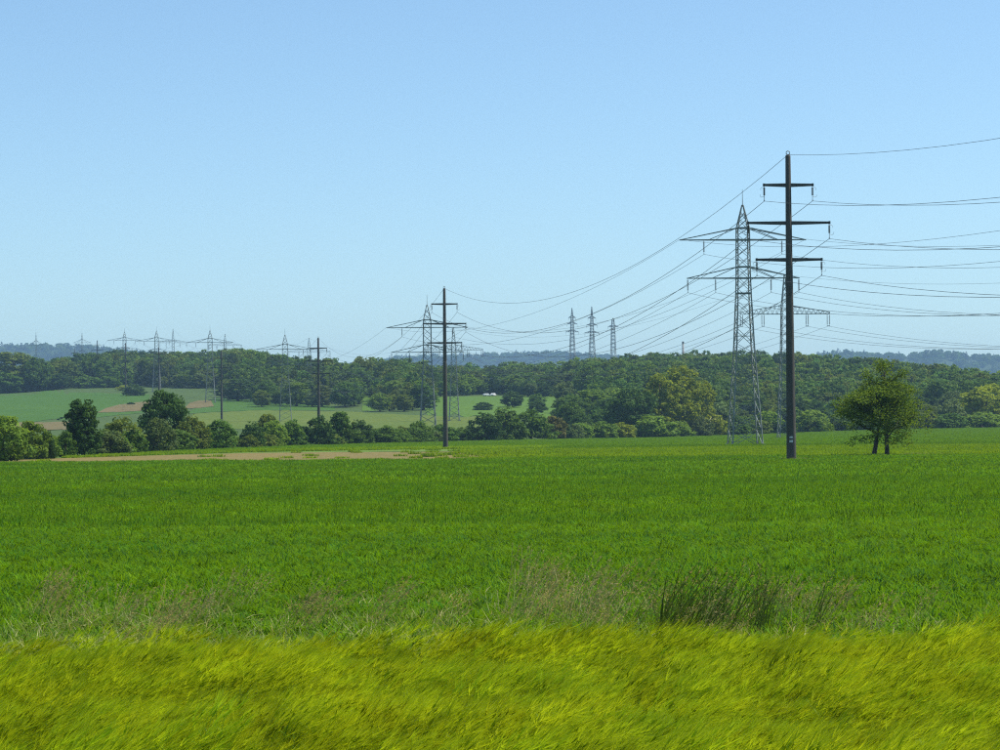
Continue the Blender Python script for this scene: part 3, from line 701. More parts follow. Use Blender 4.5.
# ------------------------------------------------------------------ hedge bushes and single trees
HX = [-40, 0, 60, 100, 200, 300, 450, 560, 700, 850, 1000]; HD = [275, 290, 322, 350, 430, 520, 640, 705, 800, 850, 880]
def hd(px, add=0): return float(np.interp(px, HX, HD)) + add
B_, T_ = ('shrub', 'shrub'), ('tree', 'tree')
ROWS = [ # name/cat, kind, mat, px, distance, top, width, label
 ('shrub', 'bush', 'light', 4, hd(4), 416, 50, 'big light green shrub with leafy top at the open end of the hedge'),
 ('shrub', 'bush', 'light', 31, hd(31, 4), 421, 36, 'light green shrub between the big end shrub and a small dark one'),
 ('shrub', 'bush', 'dark', 47, hd(47), 431, 17, 'small dark shrub in front of the light hedge end'),
 ('shrub', 'bush', 'mid', 66, hd(66, 6), 431, 20, 'low shrub leaning against the dark columnar tree'),
 ('columnar_tree', 'column', 'dark', 82, hd(82), 397, 33, 'dark dense columnar tree standing up from the hedge'),
 ('shrub', 'bush', 'light', 102, hd(102, 14), 437, 26, 'low pale shrub beside the dark columnar tree'),
 ('round_tree', 'round', 'dark', 166, hd(166, 26), 388, 48, 'large round dark green tree rising over the hedge'),
 ('shrub', 'bush', 'olive', 122, hd(122, 14), 417, 44, 'wide olive green shrub behind the flowering elder'),
 ('elder_shrub', 'bush', 'mid', 133, hd(133, -8), 429, 27, 'small elder shrub topped with pale yellow flower heads'),
 ('willow_shrub', 'bush', 'grey', 158, hd(158, -4), 418, 34, 'grey green willow shrub below the large round tree'),
 ('shrub', 'bush', 'olive', 191, hd(191), 416, 36, 'olive shrub between the willow shrub and the pasture pole'),
 ('shrub', 'bush', 'mid', 220, hd(220), 420, 34, 'green shrub in front of the pasture pole'),
 ('shrub', 'bush', 'dark', 252, hd(252), 422, 25, 'dark rounded shrub at the start of the second hedge'),
 ('shrub', 'bush', 'light', 274, hd(274), 420, 30, 'light green shrub beside the dark rounded shrub'),
 ('shrub', 'bush', 'olive', 268, hd(268, 40), 414, 28, 'olive shrub peeping over the light green one'),
 ('shrub', 'bush', 'mid', 293, hd(293, 12), 419, 26, 'green shrub in front of the pasture pylon'),
 ('shrub', 'bush', 'dark', 320, hd(320), 416, 33, 'dark bulky shrub hiding the foot of a pole'),
 ('shrub', 'column', 'mid', 340, hd(340, 10), 410, 20, 'upright narrow shrub taller than its hedge neighbours'),
 ('shrub', 'bush', 'dark', 359, hd(359), 420, 28, 'dark shrub next to the upright narrow one'),
 ('shrub', 'bush', 'mid', 385, hd(385), 425, 30, 'low green shrub in the thin part of the hedge'),
 ('shrub', 'bush', 'olive', 402, hd(402, 8), 426, 22, 'low olive shrub in the thin part of the hedge'),
 ('shrub', 'bush', 'mid', 420, hd(420), 421, 30, 'green shrub around the foot of the two-arm pylon'),
 ('shrub', 'bush', 'mid', 440, hd(440, 20), 424, 22, 'green shrub close behind the pole beyond the soil strip'),
 ('shrub', 'bush', 'dark', 484, hd(484), 413, 36, 'dark end shrub of the big dense thicket'),
 ('shrub', 'bush', 'mid', 505, hd(505), 408, 42, 'tall middle shrub of the big dense thicket'),
 ('shrub', 'bush', 'mid', 531, hd(531), 410, 44, 'broad shrub forming the bulk of the big dense thicket'),
 ('shrub', 'bush', 'russet', 554, hd(554), 416, 26, 'reddish brown shrub at the end of the big dense thicket'),
 ('shrub', 'bush', 'light', 580, hd(580, 10), 423, 30, 'light low shrub beside the reddish thicket end'),
 ('shrub', 'bush', 'light', 603, hd(603), 421, 30, 'light low shrub between thicket and dark tree'),
 ('shrub', 'bush', 'yellow', 622, hd(622), 422, 26, 'yellowish low shrub at the foot of the dark tree'),
 ('shrub', 'bush', 'light', 652, hd(652), 416, 48, 'wide light green shrub below the tall yellow green trees'),
 ('shrub', 'bush', 'light', 680, hd(680, -8), 421, 26, 'light shrub at the trunk of the tallest yellow green tree'),
 ('shrub', 'bush', 'grey', 700, hd(700, -4), 416, 26, 'grey green shrub under the tall yellow green trees'),
 ('elder_shrub', 'bush', 'yellow', 716, hd(716), 415, 22, 'flowering shrub with cream blossom beside the tall trees'),
 ('shrub', 'bush', 'mid', 740, hd(740), 416, 30, 'green shrub behind the feet of the tall pylon'),
 ('shrub', 'bush', 'light', 768, hd(768), 411, 34, 'light green shrub between the two lattice pylons'),
 ('shrub', 'bush', 'dark', 788, hd(788, -20), 421, 18, 'dark low shrub hidden behind the tallest pole'),
 ('shrub', 'bush', 'light', 812, hd(812), 410, 36, 'light green shrub on the field edge beside the tallest pole'),
 ('shrub', 'bush', 'mid', 838, hd(838), 414, 30, 'green shrub on the field edge behind the fruit tree'),
 ('shrub', 'bush', 'light', 866, hd(866), 412, 36, 'light shrub seen between the trunks of the fruit tree'),
 ('shrub', 'bush', 'mid', 896, hd(896), 411, 34, 'shrub just past the fruit tree on the field edge'),
 ('shrub', 'bush', 'olive', 926, hd(926), 410, 36, 'olive shrub on the far field edge'),
 ('shrub', 'bush', 'grey', 952, hd(952, 10), 400, 32, 'grey green willow shrub beside the big domed tree'),
 ('shrub', 'bush', 'mid', 950, hd(950, -15), 413, 34, 'low green shrub in front of the grey willow shrub'),
 ('shrub', 'bush', 'light', 983, hd(983, -10), 412, 44, 'light low shrub under the big domed tree'),
 ('shrub', 'bush', 'mid', 1012, hd(1012), 412, 34, 'green shrub past the big domed tree'),
 ('domed_tree', 'round', 'yellow', 988, hd(988, 30), 383, 54, 'big domed tree with yellow green sunlit top by the field'),
 ('poplar_tree', 'tall', 'yellow', 661, hd(661, 18), 371, 36, 'tall yellow green tree with flat top, left twin of the trio'),
 ('poplar_tree', 'tall', 'yellow', 682, hd(682, 14), 363, 38, 'tallest of three yellow green trees before the wooded hill'),
 ('poplar_tree', 'tall', 'yellow', 702, hd(702, 12), 378, 26, 'narrow shorter tree of the yellow green trio'),
 ('round_tree', 'round', 'dark', 632, hd(632, 24), 386, 50, 'dark broad tree beside the yellow green trio'),
 ('round_tree', 'round', 'dark', 577, hd(577, 190), 401, 24, 'small dark round tree behind the light low shrubs'),
 ('round_tree', 'round', 'dark', 599, hd(599, 170), 402, 26, 'second small dark round tree behind the light low shrubs'),
 ('round_tree', 'round', 'mid', 592, hd(592, 420), 365, 40, 'broad green tree with rounded crown below the far pylons'),
 ('round_tree', 'round', 'grey', 566, hd(566, 330), 381, 24, 'grey green round tree at the meadow edge'),
 ('shrub', 'bush', 'dark', 484, hd(484, 400), 402, 19, 'dark shrub alone below the bright meadow'),
 ('meadow_tree', 'round', 'dark', 513, 1100, 390.5, 22, 'lone dark tree standing on the bright meadow'),
 ('meadow_tree', 'round', 'mid', 537, 1120, 393, 17, 'smaller tree at the far side of the bright meadow'),
 ('round_tree', 'round', 'dark', 537, 1010, 400, 19, 'dark tree just in front of the smaller meadow tree'),
 ('forest_tree', 'tall', 'olive', 12, 1445, 350, 50, 'tall sunlit olive tree at the wood edge above the hillside crop'),
 ('forest_tree', 'round', 'mid', 37, 1440, 356, 32, 'tall green tree beside the sunlit olive tree at the wood edge'),
 ('forest_tree', 'round', 'mid', 8, 1430, 371, 36, 'lower rounded tree in front of the olive wood edge tree'),
 ('forest_tree', 'round', 'dark', 62, 1440, 372, 22, 'dark tree in the wood edge gap above the crop'),
 ('shrub', 'bush', 'yellow', 125, 1380, 385, 16, 'yellowish shrub by the pole at the crop edge'),
 ('shrub', 'bush', 'dark', 134, 1290, 384, 22, 'dark shrub beside the pole at the crop edge'),
 ('shrub', 'bush', 'mid', 87, 1440, 375, 28, 'rounded shrub at the wood edge behind the crop'),
 ('shrub', 'bush', 'mid', 108, 1440, 376, 26, 'green shrub at the wood edge near the far poles'),
 ('shrub', 'bush', 'dark', 131, ground(131, 405)[1], 402, 8, 'tiny dark shrub on the brown soil patch'),
]
for nm, kind, mat, px, d, top, wpx, lab in ROWS:
    o = plant(nm, 'tree' if nm.endswith('tree') else 'shrub', kind, mat, px, d, top, wpx, lab, 'hedge shrubs' if nm == 'shrub' else None)
    if nm == 'elder_shrub':
        r = np.random.default_rng(int(px)); cm = PROTO[('bush', 0)]
        cr = [c for c in o.children if c.name.startswith('crown')][0].data
        co = np.empty(len(cr.vertices) * 3, np.float32); cr.vertices.foreach_get('co', co); co = co.reshape(-1, 4, 3).mean(1)
        good = co[(co[:, 2] > 2.0 + 0.1 * np.hypot(co[:, 0], co[:, 1]))]
        pick = good[r.choice(len(good), 26, replace=False)]
        N = 26 * 12; P = np.repeat(pick, 12, 0) + r.normal(0, .16, (N, 3)) * [1, 1, .4] + [0, 0, .15]
        a = r.normal(0, 1, (N, 3)) * [1, 1, .3]; a /= np.linalg.norm(a, axis=1)[:, None]; b = np.cross(a, [0, 0, 1]); a *= .14; b *= .14
        V = np.stack([P - a, P - b, P + a, P + b], 1).reshape(-1, 3)
        link('blossom', mesh_np('blossom', V, np.arange(4 * N).reshape(-1, 4), L['blossom' if px > 500 else 'elder'], tone=np.repeat(r.uniform(0, 1, N), 4)), o)

fr = random.Random(8)
FILL = [(0, 60, 'beside the light hedge end'), (95, 150, 'at the foot of the flowering elder'), (170, 245, 'under the large round tree'), (245, 310, 'at the start of the second hedge'),
        (310, 372, 'around the dark pole shrub'), (372, 475, 'in the thin part of the hedge'), (556, 640, 'beside the reddish thicket end'), (700, 790, 'behind the lattice pylon feet'),
        (796, 850, 'next to the tallest pole'), (850, 930, 'behind the fruit tree trunks'), (930, 1024, 'under the big domed tree')]
for x0, x1, where in FILL:
    k = int((x1 - x0) / 11)
    for i in range(k):
        px = x0 + (x1 - x0) * (i + fr.uniform(.2, .8)) / k; d = hd(px, fr.uniform(-6, 30)); mt = fr.choice(['light', 'mid', 'mid', 'olive', 'grey'])
        nmz = {'light': 'light green', 'mid': 'green', 'olive': 'olive', 'grey': 'grey green'}[mt]
        hh_ = fr.uniform(1.6, 3.2) * (.8 + d / 1000)
        plant('low_shrub', 'shrub', 'bush', mt, px, d, None, None, f'low {nmz} shrub filling the hedge {where}', f'low shrubs {where}', height=hh_, width=hh_ * fr.uniform(1.3, 2.0))

# wood edge trees that stand apart enough to be counted
def edge_tree(px, d, h, wd, kind, mat):
    names = {'light': 'light green', 'mid': 'green', 'dark': 'dark green', 'olive': 'olive green', 'grey': 'grey green', 'yellow': 'yellow green', 'forest': 'deep green'}
    zone = [(150, 'above the hillside crop'), (232, 'behind the pasture pole'), (300, 'above the dark crop strip'), (350, 'behind the pole in the hedge'),
            (400, 'above the pale pasture'), (430, 'behind the soil-strip pylon'), (480, 'beside the bright meadow'), (530, 'behind the white cars'), (570, 'behind the lone meadow tree'),
            (625, 'behind the light low shrubs'), (668, 'behind the dark broad tree'), (715, 'behind the yellow green trio'), (760, 'behind the tall lattice pylon'),
            (800, 'behind the single-arm pylon'), (850, 'beside the tallest tubular pole'), (890, 'behind the fruit tree'), (935, 'just past the fruit tree'), (2000, 'behind the big domed tree')]
    side = 'on the wooded slope ' + next(t for q, t in zone if px < q)
    size = 'small' if h < 8.5 else 'medium' if h < 12 else 'large'
    plant('woodland_tree', 'tree', kind, mat, px, d, None, None, f'{size} {names[mat]} {"rounded" if kind == "round" else "upright"} tree {side}',
          f'woodland trees {side}', height=h, width=wd)
er = random.Random(5)
def open_meadow(px, d): return (425 < px < 592 and 960 < d < 1255) or (474 < px < 505 and d < 1330) or (360 < px < 378 and 1080 < d < 1290)
cnt = 0
for px0, px1, dlo, dhi, n in ((565, 1030, 0, 260, 95), (228, 350, 1195, 1300, 26), (345, 430, 1095, 1220, 20), (425, 570, 1262, 1330, 22), (555, 640, 60, 300, 12), (150, 232, 1420, 1480, 12), (250, 360, 1115, 1185, 15), (378, 428, 1040, 1090, 5)):
    for k in range(n):
        px = px0 + (px1 - px0) * (k + er.uniform(0.1, .9)) / n
        d = (hd(px, 35) + er.uniform(dlo, dhi)) if dlo < 300 else er.uniform(dlo, dhi)
        if open_meadow(px, d): continue
        deep = (d - hd(px, 35)) / 260 if dlo < 300 else 0.5
        h = er.uniform(6, 10) + max(0, min(deep, 1)) * 6 if px > 425 else er.uniform(7, 13)
        if 425 < px < 570: h = er.uniform(6, 11)
        edge_tree(px, d, h, h * er.uniform(.85, 1.15), er.choice(['round', 'round', 'tall']), er.choice(['mid', 'mid', 'dark', 'light', 'olive', 'grey', 'forest']))

# ------------------------------------------------------------------ the lone fruit tree with two trunks
def fruit_tree():
    d = 246.0; x = ray(880, 455)[0] * d; z = gzf(x, d); s = d / F
    o = empty('fruit_tree', (x, d, z)); o.scale = (1.12, 1.05, .95); prop(o, 'lone bushy fruit tree with two dark trunks in the field', 'tree')
    r = np.random.default_rng(4); pr = random.Random(4); tips = []
    for k, (bx, lean) in enumerate(((-7.0, 0.12), (6.2, -0.04))):
        mb = MB(); b = Vector((bx * s, 0.3 * (k - .5), -0.3))
        fork = b + Vector((lean * 2.6 + .1, 0, 2.7 if k == 0 else 2.3)); top = fork + Vector((0.5 if k == 0 else -0.1, 0, 5.0 if k == 0 else 7.4))
        mb.tube([b, b.lerp(fork, .15), b.lerp(fork, .6) + Vector((.05, 0, 0)), fork, fork.lerp(top, .5) + Vector((.15, .1, 0)), top], [.36, .25, .20, .17, .09, .02], 9)
        for j in range(17):
            t = 0.02 + 0.84 * j / 16; st = fork.lerp(top, t)
            an = j * 2.4 + k; ln = (4.2 - 2.6 * t) * pr.uniform(.75, 1.1)
            en = st + Vector((math.cos(an) * ln, math.sin(an) * ln * .9, ln * pr.uniform(.45 if t < .3 else .25, .85)))
            if k == 0: en.x -= .5
            mid = st.lerp(en, .5) + Vector((0, 0, -.12 * ln + pr.uniform(0, .3)))
            mb.tube([st, mid, en], [.085, .05, .015], 6)
            for e in range(5):
                q = mid.lerp(en, pr.uniform(-.2, 1)); g = q + Vector((pr.uniform(-1, 1), pr.uniform(-1, 1), pr.uniform(-.4, 1.0))) * .9
                mb.tube([q, g], [.03, .008], 4); tips += [tuple(g), tuple(q.lerp(g, .5))]
            tips += [tuple(en), tuple(mid.lerp(en, .6))]
        for e in range(6):
            g = top + Vector((pr.uniform(-.5, .5), pr.uniform(-.5, .5), pr.uniform(.2, 1.2))); mb.tube([top - Vector((0, 0, .8)), g], [.025, .008], 4); tips.append(tuple(g))
        mb.build('trunk', M['bark'], o, True)
    T = np.array(tips)
    extra = np.stack([r.normal(0, 1.9, 210), r.normal(0, 1.8, 210), r.uniform(1.6, 7.4, 210)], -1); extra[:, 0] *= np.interp(extra[:, 2], [1.6, 4, 6, 7.4], [1.25, 1.45, 1.0, .5])
    T = np.concatenate([T, extra]); T = T[(T[:, 2] > 1.5) & ~((np.abs(T[:, 0]) > 2.9) & (T[:, 2] < 2.9)) & (np.abs(T[:, 0]) < 4.5)]
    n = 38; N = len(T) * n; kk = np.repeat(np.arange(len(T)), n)
    P = T[kk] + r.normal(0, .27, (N, 3)) * [1.15, 1.15, .85]
    nrm = r.normal(0, 1, (N, 3)) + [0, 0, .3]; nrm /= np.linalg.norm(nrm, axis=1)[:, None]
    a = np.cross(nrm, r.normal(0, 1, (N, 3))); a /= np.linalg.norm(a, axis=1)[:, None]; b = np.cross(nrm, a)
    sz = r.uniform(.06, .135, N); a *= sz[:, None]; b *= (sz * .6)[:, None]
    V = np.stack([P - a, P + b, P + a, P - b], 1).reshape(-1, 3)
    tone = np.clip(.5 * r.uniform(0, 1, len(T))[kk] + .5 * r.uniform(0, 1, N), 0, 1)
    link('crown', mesh_np('crown', V, np.arange(4 * N).reshape(-1, 4), L['fruit'], tone=np.repeat(tone, 4)), o)
    return o
fruit_tree()

# ------------------------------------------------------------------ scattering (uncountable plants)
def scatter(name, pts, rot, scl, ind, meshes, label, cat):
    """one object: points carrying rotation, scale and index, each instancing one of the given meshes"""
    me = bpy.data.meshes.new(name); n = len(pts)
    me.vertices.add(n); me.vertices.foreach_set('co', np.asarray(pts, np.float32).ravel())
    for nm, ty, key, arr in (('rot', 'FLOAT_VECTOR', 'vector', rot), ('scl', 'FLOAT_VECTOR', 'vector', scl), ('ind', 'INT', 'value', ind)):
        at_ = me.attributes.new(nm, ty, 'POINT')
        at_.data.foreach_set(key, np.asarray(arr, np.int32 if ty == 'INT' else np.float32).ravel())
    o = link(name, me)
    ng = bpy.data.node_groups.new(name + '_nodes', 'GeometryNodeTree')
    ng.interface.new_socket('Geometry', in_out='INPUT', socket_type='NodeSocketGeometry')
    ng.interface.new_socket('Geometry', in_out='OUTPUT', socket_type='NodeSocketGeometry')
    N = ng.nodes; K = ng.links
    gi = N.new('NodeGroupInput'); go = N.new('NodeGroupOutput')
    ip = N.new('GeometryNodeInstanceOnPoints'); ip.inputs['Pick Instance'].default_value = True
    jg = N.new('GeometryNodeGeometryToInstance')
    for m in reversed(meshes):
        src = bpy.data.objects.new(name + '_source', m)
        oi = N.new('GeometryNodeObjectInfo'); oi.inputs['Object'].default_value = src; oi.inputs['As Instance'].default_value = True
        K.new(oi.outputs['Geometry'], jg.inputs[0])
    N.remove(jg); jg = N.new('GeometryNodeJoinGeometry')
    for nd in [q for q in N if q.bl_idname == 'GeometryNodeObjectInfo']: K.new(nd.outputs['Geometry'], jg.inputs[0])
    def attr(nm, ty):
        a = N.new('GeometryNodeInputNamedAttribute'); a.data_type = ty; a.inputs['Name'].default_value = nm
        return [s for s in a.outputs if s.enabled and s.name == 'Attribute'][0]
    K.new(gi.outputs[0], ip.inputs['Points']); K.new(jg.outputs[0], ip.inputs['Instance'])
    K.new(attr('ind', 'INT'), ip.inputs['Instance Index'])
    e2r = N.new('FunctionNodeEulerToRotation'); K.new(attr('rot', 'FLOAT_VECTOR'), e2r.inputs[0]); K.new(e2r.outputs[0], ip.inputs['Rotation'])
    K.new(attr('scl', 'FLOAT_VECTOR'), ip.inputs['Scale'])
    K.new(ip.outputs[0], go.inputs[0])
    md = o.modifiers.new('scatter', 'NODES'); md.node_group = ng
    return prop(o, label, cat, kind='stuff')

def tree_source(kind, v, mat):
    """crown and trunk of a prototype in one mesh, for the far-off wood"""
    cm, tm, H, W = PROTO[(kind, v)]
    me = cm.copy(); me.materials.clear(); me.materials.append(L[mat]); return me
R = np.random.default_rng(21)
def jgrid(x0, x1, y0, y1, step):
    xs = np.arange(x0, x1, step); ys = np.arange(y0, y1, step); Xg, Yg = np.meshgrid(xs, ys)
    p = np.stack([Xg.ravel(), Yg.ravel()], -1) + R.uniform(-.5, .5, (Xg.size, 2)) * step
    return p
# the wood on the slopes
p = jgrid(-620, 620, 880, 2260, 8.6); u = p[:, 0] / p[:, 1]; px = px_of_u(u); d = np.hypot(p[:, 0], p[:, 1])
start = np.interp(px, [-60, 140, 160, 226, 234, 345, 352, 424, 430, 566, 575, 1060], [1470, 1470, 1450, 1430, 1225, 1215, 1130, 1115, 1285, 1300, 1030, 1060])
ok = (np.abs(u) < .26) & (d > start) & ~((px > 425) & (px < 592) & (d > 960) & (d < np.where((px > 474) & (px < 505), 1320, 1285))) & ~((px > 360) & (px < 378) & (d < 1290))
p = p[ok]; n = len(p); z = gz(p[:, 0], p[:, 1])
big = 0.72 + 0.28 * sst(0, 300, np.hypot(p[:, 0], p[:, 1]) - start[ok])
hscale = big * R.uniform(.58, 1.22, n) * (1 + .12 * np.sin(p[:, 0] / 47 + 1) * np.cos(p[:, 1] / 61))
wscale = big * R.uniform(.65, 1.5, n)
kinds = R.choice(9, n, p=[.14, .13, .13, .15, .09, .04, .03, .14, .15])
hscale = np.where((kinds == 5) | (kinds == 6), hscale * .8, hscale)
hscale = hscale * np.interp(px[ok], [250, 330, 560, 640, 780, 880], [1, .9, .88, 1, .98, .9])
forest_meshes = [tree_source('forest', v, m) for v, m in zip(range(5), ('forest', 'forest', 'forest', 'mid', 'dark'))] + \
                [tree_source('conifer', v, 'conifer') for v in range(2)] + [tree_source('forest', 1, 'olive'), tree_source('forest', 3, 'light')]
scatter('forest', np.stack([p[:, 0], p[:, 1], z - .3], -1), np.stack([np.zeros(n), np.zeros(n), R.uniform(0, 6.28, n)], -1),
        np.stack([wscale, wscale, hscale], -1), kinds, forest_meshes, 'dense mixed wood covering the slopes behind the fields', 'forest')

# far blue hills and their tree cover
def far_hill(name, d, width, pts, label, seed):
    xs = np.linspace(pts[0][0], pts[-1][0], 70); top = np.interp(xs, [q[0] for q in pts], [q[1] for q in pts])
    k = np.ones(5) / 5; top = np.convolve(np.pad(top, 2, 'edge'), k, 'valid')
    rows = []; r = np.random.default_rng(seed)
    crest = np.array([at(a, b, d) for a, b in zip(xs, top)]); crest[:, 2] -= 17
    prof = [(-.9, -.02), (-.6, .30), (-.3, .72), (-.1, .95), (0, 1), (.25, .96), (.6, .6), (1, -.02)]
    for t, h in prof:
        q = crest.copy(); q[:, 1] += t * width; q[:, 0] *= q[:, 1] / crest[:, 1]
        q[:, 2] = crest[:, 2] * h + (r.normal(0, 5, len(xs)) if 0 < h < .9 else 0); rows.append(q)
    V = np.array(rows); ii = np.arange(V.shape[0] * V.shape[1]).reshape(V.shape[:2])
    qd = np.stack([ii[:-1, :-1], ii[:-1, 1:], ii[1:, 1:], ii[1:, :-1]], -1).reshape(-1, 4)
    prop(link(name, mesh_np(name, V.reshape(-1, 3), qd, M['hillgreen'], smooth=True)), label, 'hill', kind='structure')
    out = []
    for t0, t1, A, B in zip([q[0] for q in prof[1:5]], [q[0] for q in prof[2:6]], rows[1:5], rows[2:6]):
        na = int(abs(t1 - t0) * width / 20)
        for s in np.linspace(0, 1, max(na, 2))[:-1]:
            line = A * (1 - s) + B * s; L_ = np.abs(line[-1, 0] - line[0, 0]); m = int(L_ / 16)
            tt = np.sort(r.uniform(0, 1, m)) * (len(xs) - 1)
            out.append(np.stack([np.interp(tt, np.arange(len(xs)), line[:, c]) for c in range(3)], -1) + np.stack([np.zeros(m), r.uniform(-8, 8, m), np.zeros(m)], -1))
    return np.concatenate(out)
fp = np.concatenate([
 far_hill('hills', 7000, 700, [(-160, 346), (-40, 345), (20, 344), (60, 344), (110, 347), (170, 356), (240, 372)], 'distant blue wooded hill at the horizon behind the far pylons', 1),
 far_hill('hills', 7600, 800, [(300, 372), (360, 362), (395, 356), (430, 355), (470, 355), (520, 352), (560, 351.5), (600, 354), (640, 358), (720, 370)], 'long low blue hill in the distance below the three pale pylons', 2),
 far_hill('hills', 6600, 650, [(760, 372), (805, 358), (830, 351.5), (850, 350.5), (880, 353), (905, 353), (940, 350.5), (975, 354.5), (1010, 356), (1060, 352), (1120, 355)], 'blue wooded hills in the distance beyond the fruit tree', 3)])
n = len(fp)
scatter('distant_wood', fp - [0, 0, 1], np.stack([np.zeros(n), np.zeros(n), R.uniform(0, 6.28, n)], -1),
        np.stack([R.uniform(1.3, 2.0, n)] * 2 + [R.uniform(.75, 1.25, n)], -1), R.choice(3, n), forest_meshes[:2] + forest_meshes[5:6],
        'unbroken tree cover on the distant blue hills', 'forest')

# ------------------------------------------------------------------ crops and grasses
def blades(n, r, seed, base_r, h, w, bend, wind=0.0, mat=0, z0=0.0, nseg=3, hvar=.25, tw=0.0):
    """curved leaf blades as ribbons; returns V, quads, tone"""
    a = r.uniform(0, 2 * math.pi, n); rad = base_r * np.sqrt(r.uniform(0, 1, n)); ph = r.uniform(0, 2 * math.pi, n)
    b = np.stack([rad * np.cos(ph), rad * np.sin(ph), np.full(n, z0)], -1)
    hh = h * r.uniform(1 - hvar, 1 + hvar, n); bd = bend * r.uniform(.4, 1.5, n)
    dirv = np.stack([np.cos(a) * bd + wind, np.sin(a) * bd, np.zeros(n)], -1)
    side = np.stack([-np.sin(a + tw), np.cos(a + tw), np.zeros(n)], -1) * w / 2
    tone = r.uniform(0, 1, n); rows = []
    for k in range(nseg + 1):
        t = k / nseg
        c = b + dirv * (t ** 2)[..., None] * hh[:, None] if False else b + dirv * (t ** 1.9) * hh[:, None]
        c[:, 2] += hh * (t - 0.33 * t * t * np.minimum(np.linalg.norm(dirv, axis=1), 1.6))
        ww = (0.75, 1.0, 0.85, 0.08)[min(3, round(3 * t))]
        rows += [c - side * ww, c + side * ww]
    V = np.stack(rows, 1).reshape(-1, 3); m = 2 * (nseg + 1); f = []
    base = (np.arange(n) * m)[:, None]
    for k in range(nseg): f.append(base + np.array([2 * k, 2 * k + 1, 2 * k + 3, 2 * k + 2]))
    return V, np.concatenate(f), np.repeat(tone, m), np.full(n * nseg, mat)
def merge(parts):
    V, Q, T, I = [], [], [], []; o = 0
    for v, q, t, i in parts: V.append(v); Q.append(q + o); T.append(t); I.append(i); o += len(v)
    return np.concatenate(V), np.concatenate(Q), np.concatenate(T), np.concatenate(I)
def clump_mesh(name, parts, mats):
    V, Q, T, I = merge(parts); return mesh_np(name, V, Q, mats, I, T)

# wheat: three clump sizes for near, middle and far rows
WH = []
for v in range(4):
    r = np.random.default_rng(100 + v)
    WH.append(clump_mesh('wheat_clump', [blades(34, r, v, .25, .47, .014, .3, .06), blades(44, r, v, .27, .17, .019, 1.1, .1, z0=.32, hvar=.5), blades(12, r, v, .24, .22, .026, 1.0, .1, z0=.34, hvar=.5)], [L['wheat']]))
for v in range(3):
    r = np.random.default_rng(200 + v)
    WH.append(clump_mesh('wheat_clump', [blades(36, r, v, .42, .50, .03, .3, .06), blades(34, r, v, .45, .28, .045, 1.1, .1, z0=.22)], [L['wheat']]))
for v in range(3):
    r = np.random.default_rng(300 + v)
    WH.append(clump_mesh('wheat_clump', [blades(40, r, v, .75, .50, .05, .3, .06), blades(40, r, v, .75, .30, .075, 1.1, .1, z0=.22)], [L['wheat']]))
def wedge(y0, y1, step, mx=.245, x0=-1e9, x1=1e9):
    p = jgrid(-mx * y1 - 2, mx * y1 + 2, y0, y1, step); return p[np.abs(p[:, 0]) < mx * p[:, 1] + 2]
pa, pb, pc = wedge(33, 74, .34), wedge(74, 140, .56), wedge(140, 250, .95)
edge = 33.6 + 1.2 * np.sin(pa[:, 0] * .9) + .8 * np.sin(pa[:, 0] * 2.3 + 1); pa = pa[pa[:, 1] > edge]
farcut = 247 + 3 * np.sin(pc[:, 0] / 9) + 2 * np.sin(pc[:, 0] / 3.1); pc = pc[pc[:, 1] < farcut]
p = np.concatenate([pa, pb, pc]); n = len(p)
ind = np.concatenate([R.integers(0, 4, len(pa)), R.integers(4, 7, len(pb)), R.integers(7, 10, len(pc))])
hs_ = 1 + .05 * np.sin(p[:, 0] * .31 + p[:, 1] * .17) * np.sin(p[:, 1] * .23 - p[:, 0] * .06) + R.normal(0, .09, n)
scatter('wheat_field', np.stack([p[:, 0], p[:, 1], np.zeros(n)], -1), np.stack([R.normal(0, .05, n), R.normal(0, .05, n), R.uniform(-.6, .6, n)], -1),
        np.stack([np.ones(n), np.ones(n), hs_], -1), ind, WH, 'wide field of short green wheat', 'wheat')

# far crop rows behind the wheat
FC = []
for m_ in ('farcrop', 'palecrop'):
    for v in range(3):
        r = np.random.default_rng(400 + v); FC.append(clump_mesh('crop_clump', [blades(70, r, v, .95, .42, .09, .5, .05)], [L[m_]]))
p = np.concatenate([wedge(250, 420, 1.4), wedge(420, 890, 2.4)]); px = px_of_u(p[:, 0] / p[:, 1])
soil_far = np.interp(px, [-60, 100, 250, 400, 480, 548, 552], [290, 330, 385, 410, 415, 430, 250])
keep = (p[:, 1] < np.interp(px, HX, HD) - 3)
on_soil = p[:, 1] < soil_far
weedy = np.interp(px, [-60, 380, 420, 470, 548], [.004, .006, .03, .14, .5])
keep &= ~on_soil | (R.uniform(0, 1, len(p)) < weedy)
lime = np.where(px > 552, p[:, 1] < 372 + 14 * np.sin(p[:, 0] / 31), p[:, 1] < soil_far + 34)
lime = (lime | on_soil) & (R.uniform(0, 1, len(p)) < .93)
p, lime, on_soil = p[keep], lime[keep], on_soil[keep]; n = len(p)
s_ = np.where(p[:, 1] > 420, 1.6, 1.0)
for nm, sel, lo, lab in (('pale_crop', lime, 3, 'strip of lime green crop behind the wheat'), ('far_crop', ~lime, 0, 'darker green crop before the hedge and woods')):
    q = p[sel]; k = len(q); sq = s_[sel]
    scatter(nm, np.stack([q[:, 0], q[:, 1], gz(q[:, 0], q[:, 1]) - .02], -1), np.stack([np.zeros(k), np.zeros(k), R.uniform(0, 6.28, k)], -1),
            np.stack([sq, sq, R.uniform(.7, 1.15, k)], -1), R.integers(0, 3, k) , FC[lo:lo + 3], lab, 'crop')

